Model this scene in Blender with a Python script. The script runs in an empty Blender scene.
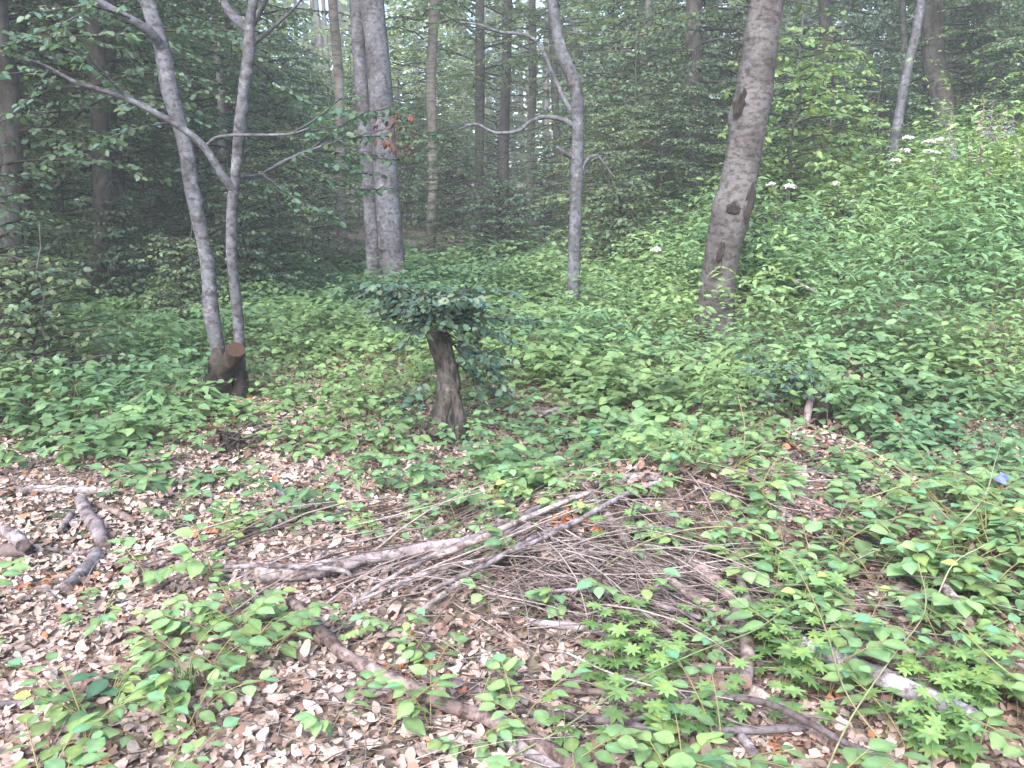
import bpy, math, random
import numpy as np
from mathutils import noise as mnoise, Vector

# ------------------------------------------------------------------ camera, world, sun, exposure
PITCH = math.radians(12.0)
F = 887.0
CAMZ = 1.6
sc = bpy.context.scene
cd = bpy.data.cameras.new("camera")
cd.sensor_width = 36.0
cd.lens = F / 1024 * 36.0
cd.clip_start = 0.05
cd.clip_end = 1500
cam = bpy.data.objects.new("camera", cd)
sc.collection.objects.link(cam)
cam.location = (0, 0, CAMZ)
cam.rotation_euler = (math.pi / 2 - PITCH, 0, 0)
sc.camera = cam

SUN_EL, SUN_AZ = math.radians(42), math.radians(200)   # azimuth clockwise from +Y
w = bpy.data.worlds.new("World")
sc.world = w
w.use_nodes = True
nt = w.node_tree
bg = nt.nodes["Background"]
sky = nt.nodes.new("ShaderNodeTexSky")
sky.sky_type = 'NISHITA'
sky.sun_disc = False
sky.sun_elevation = SUN_EL
sky.sun_rotation = SUN_AZ
sky.air_density = 1.0
sky.dust_density = 3.0
nt.links.new(sky.outputs[0], bg.inputs[0])
bg.inputs[1].default_value = 0.13
sl = bpy.data.lights.new("sun", 'SUN')
sl.energy = 1.5
sl.angle = math.radians(25)
sl.color = (1.0, 0.985, 0.97)
so = bpy.data.objects.new("sun", sl)
sc.collection.objects.link(so)
sd = Vector((math.sin(SUN_AZ) * math.cos(SUN_EL), math.cos(SUN_AZ) * math.cos(SUN_EL), math.sin(SUN_EL)))
so.rotation_euler = sd.to_track_quat('Z', 'Y').to_euler()
sc.view_settings.view_transform = 'Standard'
sc.view_settings.look = 'None'
sc.view_settings.exposure = 2.3
sc.view_settings.gamma = 1.0
sc.cycles.max_bounces = 6
sc.cycles.diffuse_bounces = 3
sc.cycles.glossy_bounces = 2
sc.cycles.transmission_bounces = 3
sc.cycles.volume_bounces = 0
sc.cycles.transparent_max_bounces = 4
sc.cycles.caustics_reflective = False
sc.cycles.caustics_refractive = False

# ------------------------------------------------------------------ picture <-> place
FWD = np.array([0, math.cos(PITCH), -math.sin(PITCH)])
UP = np.array([0, math.sin(PITCH), math.cos(PITCH)])
RT = np.array([1.0, 0, 0])
CAM = np.array([0, 0, CAMZ])


def ss(a, b, x):
    t = np.clip((x - a) / (b - a), 0, 1)
    return t * t * (3 - 2 * t)


def height(x, y):
    x = np.asarray(x, float)
    y = np.asarray(y, float)
    h = 2.0 * ss(0.5, 10.5, x) * ss(4, 18, y)
    h = h + 0.27 * np.exp(-((x - 0.75) / 0.75) ** 2 - ((y - 4.1) / 0.55) ** 2)
    h = h + 0.14 * np.exp(-((x - 0.15) / 0.5) ** 2 - ((y - 3.3) / 0.35) ** 2)
    h = h - 0.09 * np.exp(-((x + 0.35) / 0.4) ** 2 - ((y - 4.15) / 0.3) ** 2)
    h = h + 0.10 * np.exp(-((x - 2.1) / 0.8) ** 2 - ((y - 3.4) / 0.8) ** 2)
    h = h + 0.035 * np.sin(x * 1.7 + 1.3 * np.sin(y * 0.9)) * np.sin(y * 1.3 + 0.7) * ss(0.5, 3, y)
    h = h + 0.012 * np.sin(x * 6.1 + y * 2.3) * np.sin(y * 5.3 - x * 1.9)
    h = h + 0.055 * np.maximum(0, y - 24)
    return h


def raydir(px, py):
    return RT * (px - 512) / F + UP * (384 - py) / F + FWD


def at(px, py, Y):
    d = raydir(px, py)
    return CAM + d * (Y / d[1])


def ground(px, py, lift=0.0):
    d = raydir(px, py)
    d = d / np.linalg.norm(d)
    t = 0.8
    while t < 60:
        p = CAM + d * t
        if p[2] < float(height(p[0], p[1])) + lift:
            return p
        t += 0.02
    return CAM + d * 60


def base_at(px, Y):
    x = (px - 512) / F * Y / math.cos(PITCH) * 0.985
    return np.array([x, Y, float(height(x, Y))])


def project(P):
    q = P - CAM
    zf = q @ FWD
    return 512 + F * (q @ RT) / zf, 384 - F * (q @ UP) / zf


# ------------------------------------------------------------------ mesh helpers
COL = sc.collection


class Buf:
    def __init__(s):
        s.V, s.Q, s.T, s.C, s.n = [], [], [], [], 0

    def add(s, V, Q=None, T=None, C=(1, 1, 1)):
        V = np.asarray(V, float).reshape(-1, 3)
        if Q is not None and len(Q):
            s.Q.append(np.asarray(Q, np.int64).reshape(-1, 4) + s.n)
        if T is not None and len(T):
            s.T.append(np.asarray(T, np.int64).reshape(-1, 3) + s.n)
        C = np.asarray(C, float)
        if C.ndim == 1:
            C = np.tile(C, (len(V), 1))
        s.V.append(V)
        s.C.append(C)
        s.n += len(V)

    def mesh(s, name, mat, smooth=True):
        me = bpy.data.meshes.new(name)
        V = np.concatenate(s.V) if s.V else np.zeros((0, 3))
        C = np.concatenate(s.C)
        Q = np.concatenate(s.Q) if s.Q else np.zeros((0, 4), int)
        T = np.concatenate(s.T) if s.T else np.zeros((0, 3), int)
        me.vertices.add(len(V))
        me.vertices.foreach_set("co", V.astype(np.float32).ravel())
        loops = np.concatenate([Q.ravel(), T.ravel()])
        starts = np.concatenate([np.arange(len(Q)) * 4, len(Q) * 4 + np.arange(len(T)) * 3])
        me.loops.add(len(loops))
        me.loops.foreach_set("vertex_index", loops.astype(np.int32))
        me.polygons.add(len(starts))
        me.polygons.foreach_set("loop_start", starts.astype(np.int32))
        me.polygons.foreach_set("use_smooth", np.full(len(starts), smooth))
        me.update(calc_edges=True)
        a = me.attributes.new("tint", 'FLOAT_COLOR', 'POINT')
        a.data.foreach_set("color", np.concatenate([C, np.ones((len(C), 1))], 1).astype(np.float32).ravel())
        me.materials.append(mat)
        return me


def link(name, me, parent=None, loc=None):
    o = bpy.data.objects.new(name, me)
    COL.objects.link(o)
    if parent is not None:
        o.parent = parent
    if loc is not None:
        o.location = loc
    return o


def tag(o, label, cat, group=None, kind=None):
    if label:
        o["label"] = label
    if cat:
        o["category"] = cat
    if group:
        o["group"] = group
    if kind:
        o["kind"] = kind
    return o


def thing(name, loc, label, cat, group=None, rot=0.0):
    o = bpy.data.objects.new(name, None)
    COL.objects.link(o)
    o.location = loc
    o.rotation_euler = (0, 0, rot)
    o.empty_display_size = 0.1
    return tag(o, label, cat, group)


def dup(root, loc, rot=0.0, scale=1.0, label=None, cat=None, group=None, tilt=(0, 0)):
    r = root.copy()
    COL.objects.link(r)
    r.location = loc
    r.rotation_euler = (tilt[0], tilt[1], rot)
    r.scale = (scale,) * 3
    tag(r, label, cat, group)
    for ch in list(root.children):
        c = ch.copy()
        COL.objects.link(c)
        c.parent = r
    return r


def nrm(a):
    return a / np.maximum(np.linalg.norm(a, axis=-1, keepdims=True), 1e-9)


def smooth_path(P, R, step):
    """Catmull-Rom resample of points and radii."""
    P = np.asarray(P, float)
    R = np.asarray(R, float)
    if len(P) == 2:
        n = max(2, int(np.linalg.norm(P[1] - P[0]) / step) + 1)
        t = np.linspace(0, 1, n)[:, None]
        return P[0] * (1 - t) + P[1] * t, R[0] * (1 - t[:, 0]) + R[1] * t[:, 0]
    A = np.vstack([2 * P[0] - P[1], P, 2 * P[-1] - P[-2]])
    oP, oR = [], []
    for i in range(1, len(A) - 2):
        p0, p1, p2, p3 = A[i - 1:i + 3]
        n = max(1, int(np.linalg.norm(p2 - p1) / step))
        for k in range(n):
            t = k / n
            oP.append(0.5 * ((2 * p1) + (-p0 + p2) * t + (2 * p0 - 5 * p1 + 4 * p2 - p3) * t * t + (-p0 + 3 * p1 - 3 * p2 + p3) * t ** 3))
            oR.append(R[i - 1] * (1 - t) + R[i] * t)
    oP.append(P[-1])
    oR.append(R[-1])
    return np.array(oP), np.array(oR)


def tube(buf, P, R, sides=8, step=0.05, rough=0.0, seed=0, col=(1, 1, 1), capcol=None, knots=0, nfreq=6.0):
    P, R = smooth_path(P, R, step)
    n = len(P)
    T = nrm(np.gradient(P, axis=0))
    ref = np.array([0, 0, 1.0]) if abs(T[0][2]) < 0.8 else np.array([1.0, 0, 0])
    U = np.zeros_like(P)
    u = nrm(np.cross(T[0], ref))
    for i in range(n):
        u = u - T[i] * (u @ T[i])
        u = u / max(np.linalg.norm(u), 1e-9)
        U[i] = u
    W = np.cross(T, U)
    a = np.linspace(0, 2 * np.pi, sides, endpoint=False)
    rad = np.tile(R[:, None], (1, sides))
    if rough > 0:
        V0 = P[:, None] + (U[:, None] * np.cos(a)[None, :, None] + W[:, None] * np.sin(a)[None, :, None]) * rad[..., None]
        for i in range(n):
            for j in range(sides):
                v = V0[i, j]
                q = Vector((v[0] * nfreq + seed, v[1] * nfreq, v[2] * nfreq * 0.6))
                rad[i, j] *= 1 + rough * mnoise.fractal(q, 1.0, 2.0, 3)
        rg = np.random.default_rng(seed + 5)
        for k in range(knots):
            ki, kj = rg.integers(2, n - 2), rg.uniform(0, 2 * np.pi)
            amp = rg.uniform(0.12, 0.35)
            da = np.abs((a - kj + np.pi) % (2 * np.pi) - np.pi)
            di = np.linalg.norm(P - P[ki], axis=1) / max(R[ki] * 0.7, 1e-4)
            rad *= 1 + amp * np.exp(-di[:, None] ** 2 - (da[None] / 0.5) ** 2)
    V = P[:, None] + (U[:, None] * np.cos(a)[None, :, None] + W[:, None] * np.sin(a)[None, :, None]) * rad[..., None]
    V = V.reshape(-1, 3)
    i = np.arange(n - 1)[:, None] * sides
    j = np.arange(sides)[None]
    j2 = (j + 1) % sides
    Q = np.stack([i + j, i + j2, i + sides + j2, i + sides + j], -1).reshape(-1, 4)
    buf.add(V, Q=Q, C=col)
    # end caps
    cc = capcol if capcol is not None else col
    for end, cen in ((0, P[0]), (n - 1, P[-1])):
        ring = V[end * sides:(end + 1) * sides]
        vv = np.vstack([ring, cen[None]])
        tt = [(k, (k + 1) % sides, sides) if end else ((k + 1) % sides, k, sides) for k in range(sides)]
        buf.add(vv, T=tt, C=cc)
    return P, R


def sticks(buf, P0, D, L, r, rg, bend=0.12, rings=5, sides=4, cols=None, taper=0.5):
    """many thin bent twigs at once"""
    n = len(P0)
    if n == 0:
        return
    D = nrm(D)
    ref = np.where(np.abs(D[:, 2:3]) < 0.8, np.array([[0, 0, 1.0]]), np.array([[1.0, 0, 0]]))
    U = nrm(np.cross(D, ref))
    W = np.cross(D, U)
    s = np.linspace(0, 1, rings)[None, :, None]
    b1 = rg.normal(0, bend, (n, 1, 1))
    b2 = rg.normal(0, bend, (n, 1, 1))
    L_ = np.asarray(L).reshape(-1, 1, 1)
    kink = np.cumsum(rg.normal(0, bend * 0.25, (n, rings, 1)), 1)
    C = P0[:, None] + D[:, None] * s * L_ + (U[:, None] * (b1 * s * s + kink * 0.5) + W[:, None] * (b2 * s * (1 - s) * 2)) * L_
    a = np.linspace(0, 2 * np.pi, sides, endpoint=False)
    rr = np.asarray(r).reshape(-1, 1, 1, 1) * (1 - taper * s[..., None])
    V = C[:, :, None] + (U[:, None, None] * np.cos(a)[None, None, :, None] + W[:, None, None] * np.sin(a)[None, None, :, None]) * rr
    base = (np.arange(n) * rings * sides)[:, None, None]
    i = (np.arange(rings - 1) * sides)[None, :, None]
    j = np.arange(sides)[None, None]
    j2 = (j + 1) % sides
    Q = np.stack([base + i + j, base + i + j2, base + i + sides + j2, base + i + sides + j], -1).reshape(-1, 4)
    Cc = np.repeat(cols, rings * sides, 0) if cols is not None else (1, 1, 1)
    buf.add(V.reshape(-1, 3), Q=Q, C=Cc)


def template(st, hw, fold=0.25, arch=0.15, curl=0.0, wob=0.0, seed=0):
    """leaf blade from stations and half widths; first and last half width are zero"""
    rg = np.random.default_rng(seed)
    m = len(st)
    V = []
    for x in st:
        V.append((x, 0, -arch * x * x))
    for side in (1, -1):
        for k in range(1, m - 1):
            V.append((st[k] + rg.normal(0, wob * 0.3), side * hw[k] * (1 - abs(curl) * 0.3), fold * hw[k] - arch * st[k] ** 2 + curl * hw[k] * (1 if rg.random() < 0.7 else -0.6) + rg.normal(0, wob)))
    V = np.array(V)
    Q, T = [], []
    for si, off in ((0, m), (1, m + m - 2)):
        f = (lambda *a: a) if si == 1 else (lambda *a: a[::-1])
        T.append(f(0, 1, off)[::-1] if False else f(0, off, 1))
        for k in range(1, m - 2):
            Q.append(f(k, off + k - 1, off + k, k + 1))
        T.append(f(m - 2, off + m - 3, m - 1))
    return V, np.array(Q).reshape(-1, 4), np.array(T).reshape(-1, 3)


T_NEAR = template([0, .12, .35, .6, .85, 1], [0, .2, .34, .31, .13, 0], 0.18, 0.16)
T_NARROW = template([0, .2, .5, .8, 1], [0, .12, .17, .1, 0], 0.2, 0.2)
T_MID = template([0, .3, .7, 1], [0, .3, .27, 0], 0.2, 0.15)
T_MIDN = template([0, .4, 1], [0, .17, 0], 0.2, 0.2)
T_FAR = (np.array([(0, 0, 0), (.45, .34, .04), (1, 0, -.1), (.45, -.34, .04)]), np.array([(0, 3, 2, 1)]), np.zeros((0, 3), int))
T_LIT = [template([0, .1, .3, .6, .85, 1], [0, .2, .34, .33, .18, 0], 0.2, 0.1, (.3, -.3, .6, .2, -.4, .4)[k], 0.07, k) for k in range(6)]
T_LITF = [template([0, .2, .7, 1], [0, .3, .3, 0], 0.4, 0.1, 0.5, 0.04, 10 + k) for k in range(3)]


def leaves(buf, tp, P, D, N, S, C, wid=1.0):
    n = len(P)
    if n == 0:
        return
    TV, TQ, TT = tp
    X = nrm(D)
    Yv = nrm(np.cross(N, X))
    Z = np.cross(X, Yv)
    S = np.asarray(S).reshape(-1, 1, 1)
    V = P[:, None] + (X[:, None] * TV[None, :, :1] + Yv[:, None] * TV[None, :, 1:2] * wid + Z[:, None] * TV[None, :, 2:3]) * S
    k = len(TV)
    off = (np.arange(n) * k)[:, None, None]
    Q = (off + TQ[None]).reshape(-1, 4) if len(TQ) else None
    CC = np.repeat(C, k, 0)
    if k == 14 and tp is T_NEAR:      # paler midrib
        f = np.where(np.arange(k) < 6, 1.28, .93)
        CC = CC * np.tile(f, n)[:, None]
    T = (off + TT[None]).reshape(-1, 3) if len(TT) else None
    buf.add(V.reshape(-1, 3), Q=Q, T=T, C=CC)


def tints(rg, n, base, var=0.16, hue=0.10):
    base = np.asarray(base, float)
    v = np.clip(1 + rg.normal(0, var, (n, 1)), .45, 1.8)
    h = rg.normal(0, hue, (n, 1))
    return np.clip(base * v * np.concatenate([1 + h, np.ones((n, 1)), 1 - h * 1.2], 1), 0.004, 0.9)


def spray(path, rg, leaf=0.08, twig=0.5, gap=0.13, start=0.2, flat=0.25, droop=0.2, fill=0.62):
    """a flat leafy bough: returns leaf positions, directions, normals and its twigs"""
    path = np.asarray(path)
    seg = np.linalg.norm(np.diff(path, axis=0), axis=1)
    cum = np.concatenate([[0], np.cumsum(seg)])
    L = cum[-1]
    n = max(2, int(L * (1 - start) / gap))
    s = start * L + (np.arange(n) + rg.random(n)) * L * (1 - start) / n
    P0 = np.stack([np.interp(s, cum, path[:, i]) for i in range(3)], 1)
    e = 0.05
    P1 = np.stack([np.interp(np.minimum(s + e, L), cum, path[:, i]) for i in range(3)], 1)
    Pm = np.stack([np.interp(np.maximum(s - e, 0), cum, path[:, i]) for i in range(3)], 1)
    T = nrm(P1 - Pm)
    side = np.where(np.arange(n) % 2 == 0, 1.0, -1.0)
    ang = np.radians(rg.uniform(35, 70, n)) * side
    c, s_ = np.cos(ang), np.sin(ang)
    D = np.stack([T[:, 0] * c - T[:, 1] * s_, T[:, 0] * s_ + T[:, 1] * c, T[:, 2] * .5 + rg.normal(0, .12, n)], 1)
    D = nrm(D)
    Ln = twig * (1 - 0.65 * (s / L)) * rg.uniform(.5, 1.15, n)
    m = max(1, int(Ln.max() / (leaf * fill)) + 1)
    q = (np.arange(m)[None] + rg.uniform(.2, .8, (n, m))) * leaf * fill
    mask = q < Ln[:, None] + leaf * .4
    pos = P0[:, None] + D[:, None] * q[..., None]
    pos[..., 2] -= droop * q * q
    sd_ = np.where(np.arange(m) % 2 == 0, 1.0, -1.0)[None] * np.ones((n, 1))
    a2 = np.radians(rg.uniform(25, 65, (n, m))) * sd_
    c, s_ = np.cos(a2), np.sin(a2)
    Dx, Dy = D[:, 0:1], D[:, 1:2]
    ld = np.stack([Dx * c - Dy * s_, Dx * s_ + Dy * c, rg.normal(-.3, .3, (n, m))], -1)
    N = np.stack([rg.normal(0, flat, (n, m)), rg.normal(0, flat, (n, m)), np.ones((n, m))], -1)
    # a last leaf row on the bough's tip
    return pos[mask], ld[mask], nrm(N[mask]), (P0, D, Ln)


# ------------------------------------------------------------------ materials
def new_mat(name):
    m = bpy.data.materials.new(name)
    m.use_nodes = True
    t = m.node_tree
    for n in list(t.nodes):
        t.nodes.remove(n)
    out = t.nodes.new("ShaderNodeOutputMaterial")
    return m, t, out


def nd(t, typ, **kw):
    n = t.nodes.new(typ)
    for k, v in kw.items():
        if isinstance(k, str) and hasattr(n, k):
            setattr(n, k, v)
    return n


def leaf_mat(name, trans=0.3, rough=0.5, spec=0.5, rnd=0.25):
    m, t, out = new_mat(name)
    at_ = nd(t, "ShaderNodeAttribute", attribute_name="tint")
    oi = nd(t, "ShaderNodeObjectInfo")
    mr = nd(t, "ShaderNodeMapRange")
    mr.inputs[3].default_value = 1 - rnd
    mr.inputs[4].default_value = 1 + rnd
    t.links.new(oi.outputs["Random"], mr.inputs[0])
    # soft blotches across the blade
    tc = nd(t, "ShaderNodeTexCoord")
    nz = nd(t, "ShaderNodeTexNoise")
    nz.inputs["Scale"].default_value = 30
    t.links.new(tc.outputs["Object"], nz.inputs["Vector"])
    mr2 = nd(t, "ShaderNodeMapRange")
    mr2.inputs[1].default_value = .3
    mr2.inputs[2].default_value = .7
    mr2.inputs[3].default_value = .82
    mr2.inputs[4].default_value = 1.18
    t.links.new(nz.outputs[0], mr2.inputs[0])
    mu = nd(t, "ShaderNodeMath", operation='MULTIPLY')
    t.links.new(mr.outputs[0], mu.inputs[0])
    t.links.new(mr2.outputs[0], mu.inputs[1])
    vm = nd(t, "ShaderNodeVectorMath", operation='SCALE')
    t.links.new(at_.outputs["Color"], vm.inputs[0])
    t.links.new(mu.outputs[0], vm.inputs["Scale"])
    p = nd(t, "ShaderNodeBsdfPrincipled")
    p.inputs["Roughness"].default_value = rough
    p.inputs["Specular IOR Level"].default_value = spec
    t.links.new(vm.outputs[0], p.inputs["Base Color"])
    tr = nd(t, "ShaderNodeBsdfTranslucent")
    v2 = nd(t, "ShaderNodeVectorMath", operation='MULTIPLY')
    v2.inputs[1].default_value = (1.5, 1.5, .9)
    t.links.new(vm.outputs[0], v2.inputs[0])
    t.links.new(v2.outputs[0], tr.inputs["Color"])
    mx = nd(t, "ShaderNodeMixShader")
    mx.inputs[0].default_value = trans
    t.links.new(p.outputs[0], mx.inputs[1])
    t.links.new(tr.outputs[0], mx.inputs[2])
    t.links.new(mx.outputs[0], out.inputs[0])
    return m


def bark_mat(name, c1, c2, c3, scale=9, stretch=(1, 1, 3.5), bump=0.5, patch=2.2, lich=0.5, rough=0.85):
    """c1 main bark, c2 dark marks, c3 pale lichen"""
    m, t, out = new_mat(name)
    tc = nd(t, "ShaderNodeTexCoord")
    oi = nd(t, "ShaderNodeObjectInfo")
    mp = nd(t, "ShaderNodeMapping")
    mp.inputs["Scale"].default_value = stretch
    va = nd(t, "ShaderNodeVectorMath", operation='ADD')
    t.links.new(tc.outputs["Object"], va.inputs[0])
    t.links.new(oi.outputs["Random"], va.inputs[1])
    t.links.new(va.outputs[0], mp.inputs[0])
    n1 = nd(t, "ShaderNodeTexNoise")
    n1.inputs["Scale"].default_value = scale
    n1.inputs["Detail"].default_value = 9
    n1.inputs["Roughness"].default_value = .7
    t.links.new(mp.outputs[0], n1.inputs["Vector"])
    n2 = nd(t, "ShaderNodeTexNoise")
    n2.inputs["Scale"].default_value = patch
    n2.inputs["Detail"].default_value = 4
    n2.inputs["Roughness"].default_value = .65
    t.links.new(va.outputs[0], n2.inputs["Vector"])
    n3 = nd(t, "ShaderNodeTexNoise")
    n3.inputs["Scale"].default_value = 14
    n3.inputs["Detail"].default_value = 5
    n3.inputs["Roughness"].default_value = .7
    t.links.new(va.outputs[0], n3.inputs["Vector"])
    r1 = nd(t, "ShaderNodeValToRGB")
    r1.color_ramp.elements[0].position = .40
    r1.color_ramp.elements[0].color = (*c2, 1)
    r1.color_ramp.elements[1].position = .54
    r1.color_ramp.elements[1].color = (*c1, 1)
    t.links.new(n1.outputs[0], r1.inputs[0])
    r3 = nd(t, "ShaderNodeValToRGB")
    r3.color_ramp.elements[0].position = .54
    r3.color_ramp.elements[0].color = (0, 0, 0, 1)
    r3.color_ramp.elements[1].position = .68
    r3.color_ramp.elements[1].color = (lich,) * 3 + (1,)
    t.links.new(n3.outputs[0], r3.inputs[0])
    mxa = nd(t, "ShaderNodeMix", data_type='RGBA')
    t.links.new(r3.outputs[0], mxa.inputs[0])
    t.links.new(r1.outputs[0], mxa.inputs[6])
    mxa.inputs[7].default_value = (*c3, 1)
    r2 = nd(t, "ShaderNodeValToRGB")
    r2.color_ramp.elements[0].position = .4
    r2.color_ramp.elements[0].color = (.55, .52, .5, 1)
    r2.color_ramp.elements[1].position = .6
    r2.color_ramp.elements[1].color = (1.1, 1.1, 1.1, 1)
    t.links.new(n2.outputs[0], r2.inputs[0])
    mxb = nd(t, "ShaderNodeMix", data_type='RGBA', blend_type='MULTIPLY')
    mxb.inputs[0].default_value = .8
    t.links.new(mxa.outputs[2], mxb.inputs[6])
    t.links.new(r2.outputs[0], mxb.inputs[7])
    at_ = nd(t, "ShaderNodeAttribute", attribute_name="tint")
    mxc = nd(t, "ShaderNodeMix", data_type='RGBA', blend_type='MULTIPLY')
    mxc.inputs[0].default_value = 1
    t.links.new(mxb.outputs[2], mxc.inputs[6])
    t.links.new(at_.outputs["Color"], mxc.inputs[7])
    p = nd(t, "ShaderNodeBsdfPrincipled")
    p.inputs["Roughness"].default_value = rough
    p.inputs["Specular IOR Level"].default_value = .25
    t.links.new(mxc.outputs[2], p.inputs["Base Color"])
    b = nd(t, "ShaderNodeBump")
    b.inputs["Strength"].default_value = bump
    b.inputs["Distance"].default_value = .02
    t.links.new(n1.outputs[0], b.inputs["Height"])
    t.links.new(b.outputs[0], p.inputs["Normal"])
    t.links.new(p.outputs[0], out.inputs[0])
    return m


def plain_mat(name, rough=0.8, spec=0.3, nscale=40, amp=.25):
    m, t, out = new_mat(name)
    at_ = nd(t, "ShaderNodeAttribute", attribute_name="tint")
    tc = nd(t, "ShaderNodeTexCoord")
    nz = nd(t, "ShaderNodeTexNoise")
    nz.inputs["Scale"].default_value = nscale
    nz.inputs["Detail"].default_value = 4
    t.links.new(tc.outputs["Object"], nz.inputs["Vector"])
    mr2 = nd(t, "ShaderNodeMapRange")
    mr2.inputs[1].default_value = .3
    mr2.inputs[2].default_value = .7
    mr2.inputs[3].default_value = 1 - amp
    mr2.inputs[4].default_value = 1 + amp
    t.links.new(nz.outputs[0], mr2.inputs[0])
    vm = nd(t, "ShaderNodeVectorMath", operation='SCALE')
    t.links.new(at_.outputs["Color"], vm.inputs[0])
    t.links.new(mr2.outputs[0], vm.inputs["Scale"])
    p = nd(t, "ShaderNodeBsdfPrincipled")
    p.inputs["Roughness"].default_value = rough
    p.inputs["Specular IOR Level"].default_value = spec
    t.links.new(vm.outputs[0], p.inputs["Base Color"])
    t.links.new(p.outputs[0], out.inputs[0])
    return m


def ground_mat():
    m, t, out = new_mat("forest_soil")
    tc = nd(t, "ShaderNodeTexCoord")
    vo = nd(t, "ShaderNodeTexVoronoi")
    vo.inputs["Scale"].default_value = 26
    t.links.new(tc.outputs["Object"], vo.inputs["Vector"])
    rr = nd(t, "ShaderNodeValToRGB")
    e = rr.color_ramp.elements
    e[0].position, e[0].color = 0, (.14, .10, .08, 1)
    e[1].position, e[1].color = 1, (.42, .33, .30, 1)
    k = rr.color_ramp.elements.new(.55)
    k.color = (.27, .19, .16, 1)
    sp = nd(t, "ShaderNodeSeparateColor")
    t.links.new(vo.outputs["Color"], sp.inputs[0])
    t.links.new(sp.outputs[0], rr.inputs[0])
    n = nd(t, "ShaderNodeTexNoise")
    n.inputs["Scale"].default_value = .6
    n.inputs["Detail"].default_value = 5
    t.links.new(tc.outputs["Object"], n.inputs["Vector"])
    r2 = nd(t, "ShaderNodeValToRGB")
    r2.color_ramp.elements[0].position = .4
    r2.color_ramp.elements[0].color = (0, 0, 0, 1)
    r2.color_ramp.elements[1].position = .65
    r2.color_ramp.elements[1].color = (1, 1, 1, 1)
    t.links.new(n.outputs[0], r2.inputs[0])
    mx = nd(t, "ShaderNodeMix", data_type='RGBA')
    t.links.new(r2.outputs[0], mx.inputs[0])
    t.links.new(rr.outputs[0], mx.inputs[6])
    mx.inputs[7].default_value = (.035, .05, .02, 1)
    p = nd(t, "ShaderNodeBsdfPrincipled")
    p.inputs["Roughness"].default_value = .95
    t.links.new(mx.outputs[2], p.inputs["Base Color"])
    b = nd(t, "ShaderNodeBump")
    b.inputs["Strength"].default_value = .8
    b.inputs["Distance"].default_value = .03
    t.links.new(vo.outputs["Distance"], b.inputs["Height"])
    t.links.new(b.outputs[0], p.inputs["Normal"])
    t.links.new(p.outputs[0], out.inputs[0])
    return m


M_LEAF = leaf_mat("green_leaf", .30, .5, .45, .0)
M_SEED = leaf_mat("seedling_leaf", .30, .48, .5, .15)
M_CROWN = leaf_mat("crown_leaf", .42, .5, .5, .22)
M_DARKLEAF = leaf_mat("glossy_dark_leaf", .15, .5, .4, .05)
M_DEAD = leaf_mat("dead_leaf", .03, .8, .15, .0)
M_BEECH = bark_mat("grey_beech_bark", (.112, .117, .142), (.045, .042, .047), (.23, .238, .262), 16, (1, 1, 1.5), .5, 3.2, .75)
M_BIGBARK = bark_mat("brownish_grey_bark", (.105, .10, .108), (.045, .038, .036), (.19, .19, .205), 12, (1, 1, 1.9), .6, 2.6, .5)
M_DARKBARK = bark_mat("dark_bark", (.085, .08, .078), (.034, .031, .029), (.2, .2, .19), 16, (1, 1, .5), 1.0, 3, .3)
M_BGBARK = bark_mat("wood_interior_bark", (.105, .103, .10), (.045, .043, .04), (.20, .20, .195), 6, (1, 1, 2), .4, 1.0, .4)
M_PALEBARK = bark_mat("pale_bark", (.235, .22, .21), (.11, .10, .095), (.37, .37, .36), 6, (1, 1, 4), .4, 1.2, .4)
M_DEADWOOD = bark_mat("dead_wood", (.25, .23, .24), (.08, .064, .062), (.42, .41, .42), 22, (1, 1, 1), .5, 7, .45)
M_TWIG = plain_mat("twig_wood", .85, .25, 60, .35)
M_STEM = plain_mat("green_stem", .6, .3, 30, .2)
M_PETAL = plain_mat("petal", .6, .2, 60, .1)
M_CUT = plain_mat("cut_wood", .9, .1, 60, .4)
M_SOIL = ground_mat()

# ------------------------------------------------------------------ ground
def terrain():
    xs = np.unique(np.concatenate([np.arange(-8, 10, .08), np.arange(-30, 32, .6), np.arange(-300, 301, 15)]))
    ys = np.unique(np.concatenate([np.arange(-1, 11, .08), np.arange(-20, 45, .6), np.arange(-300, 601, 15)]))
    X, Y = np.meshgrid(xs, ys)
    rg = np.random.default_rng(1)
    Z = height(X, Y)
    Z[(Y > 90)] = height(X, np.minimum(Y, 90))[(Y > 90)]
    near = (np.abs(X) < 8) & (Y < 10) & (Y > 0)
    Z = Z + near * rg.normal(0, .006, X.shape)
    nx, ny = len(xs), len(ys)
    i = np.arange(ny - 1)[:, None] * nx
    j = np.arange(nx - 1)[None]
    Q = np.stack([i + j, i + j + 1, i + nx + j + 1, i + nx + j], -1).reshape(-1, 4)
    b = Buf()
    b.add(np.stack([X, Y, Z], -1).reshape(-1, 3), Q=Q)
    o = link("ground", b.mesh("ground", M_SOIL))
    o["kind"] = "structure"


terrain()

# ------------------------------------------------------------------ crowns shared by the wood's trees
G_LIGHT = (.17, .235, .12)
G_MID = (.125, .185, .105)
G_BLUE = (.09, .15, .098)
G_DARK = (.055, .095, .06)


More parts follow.
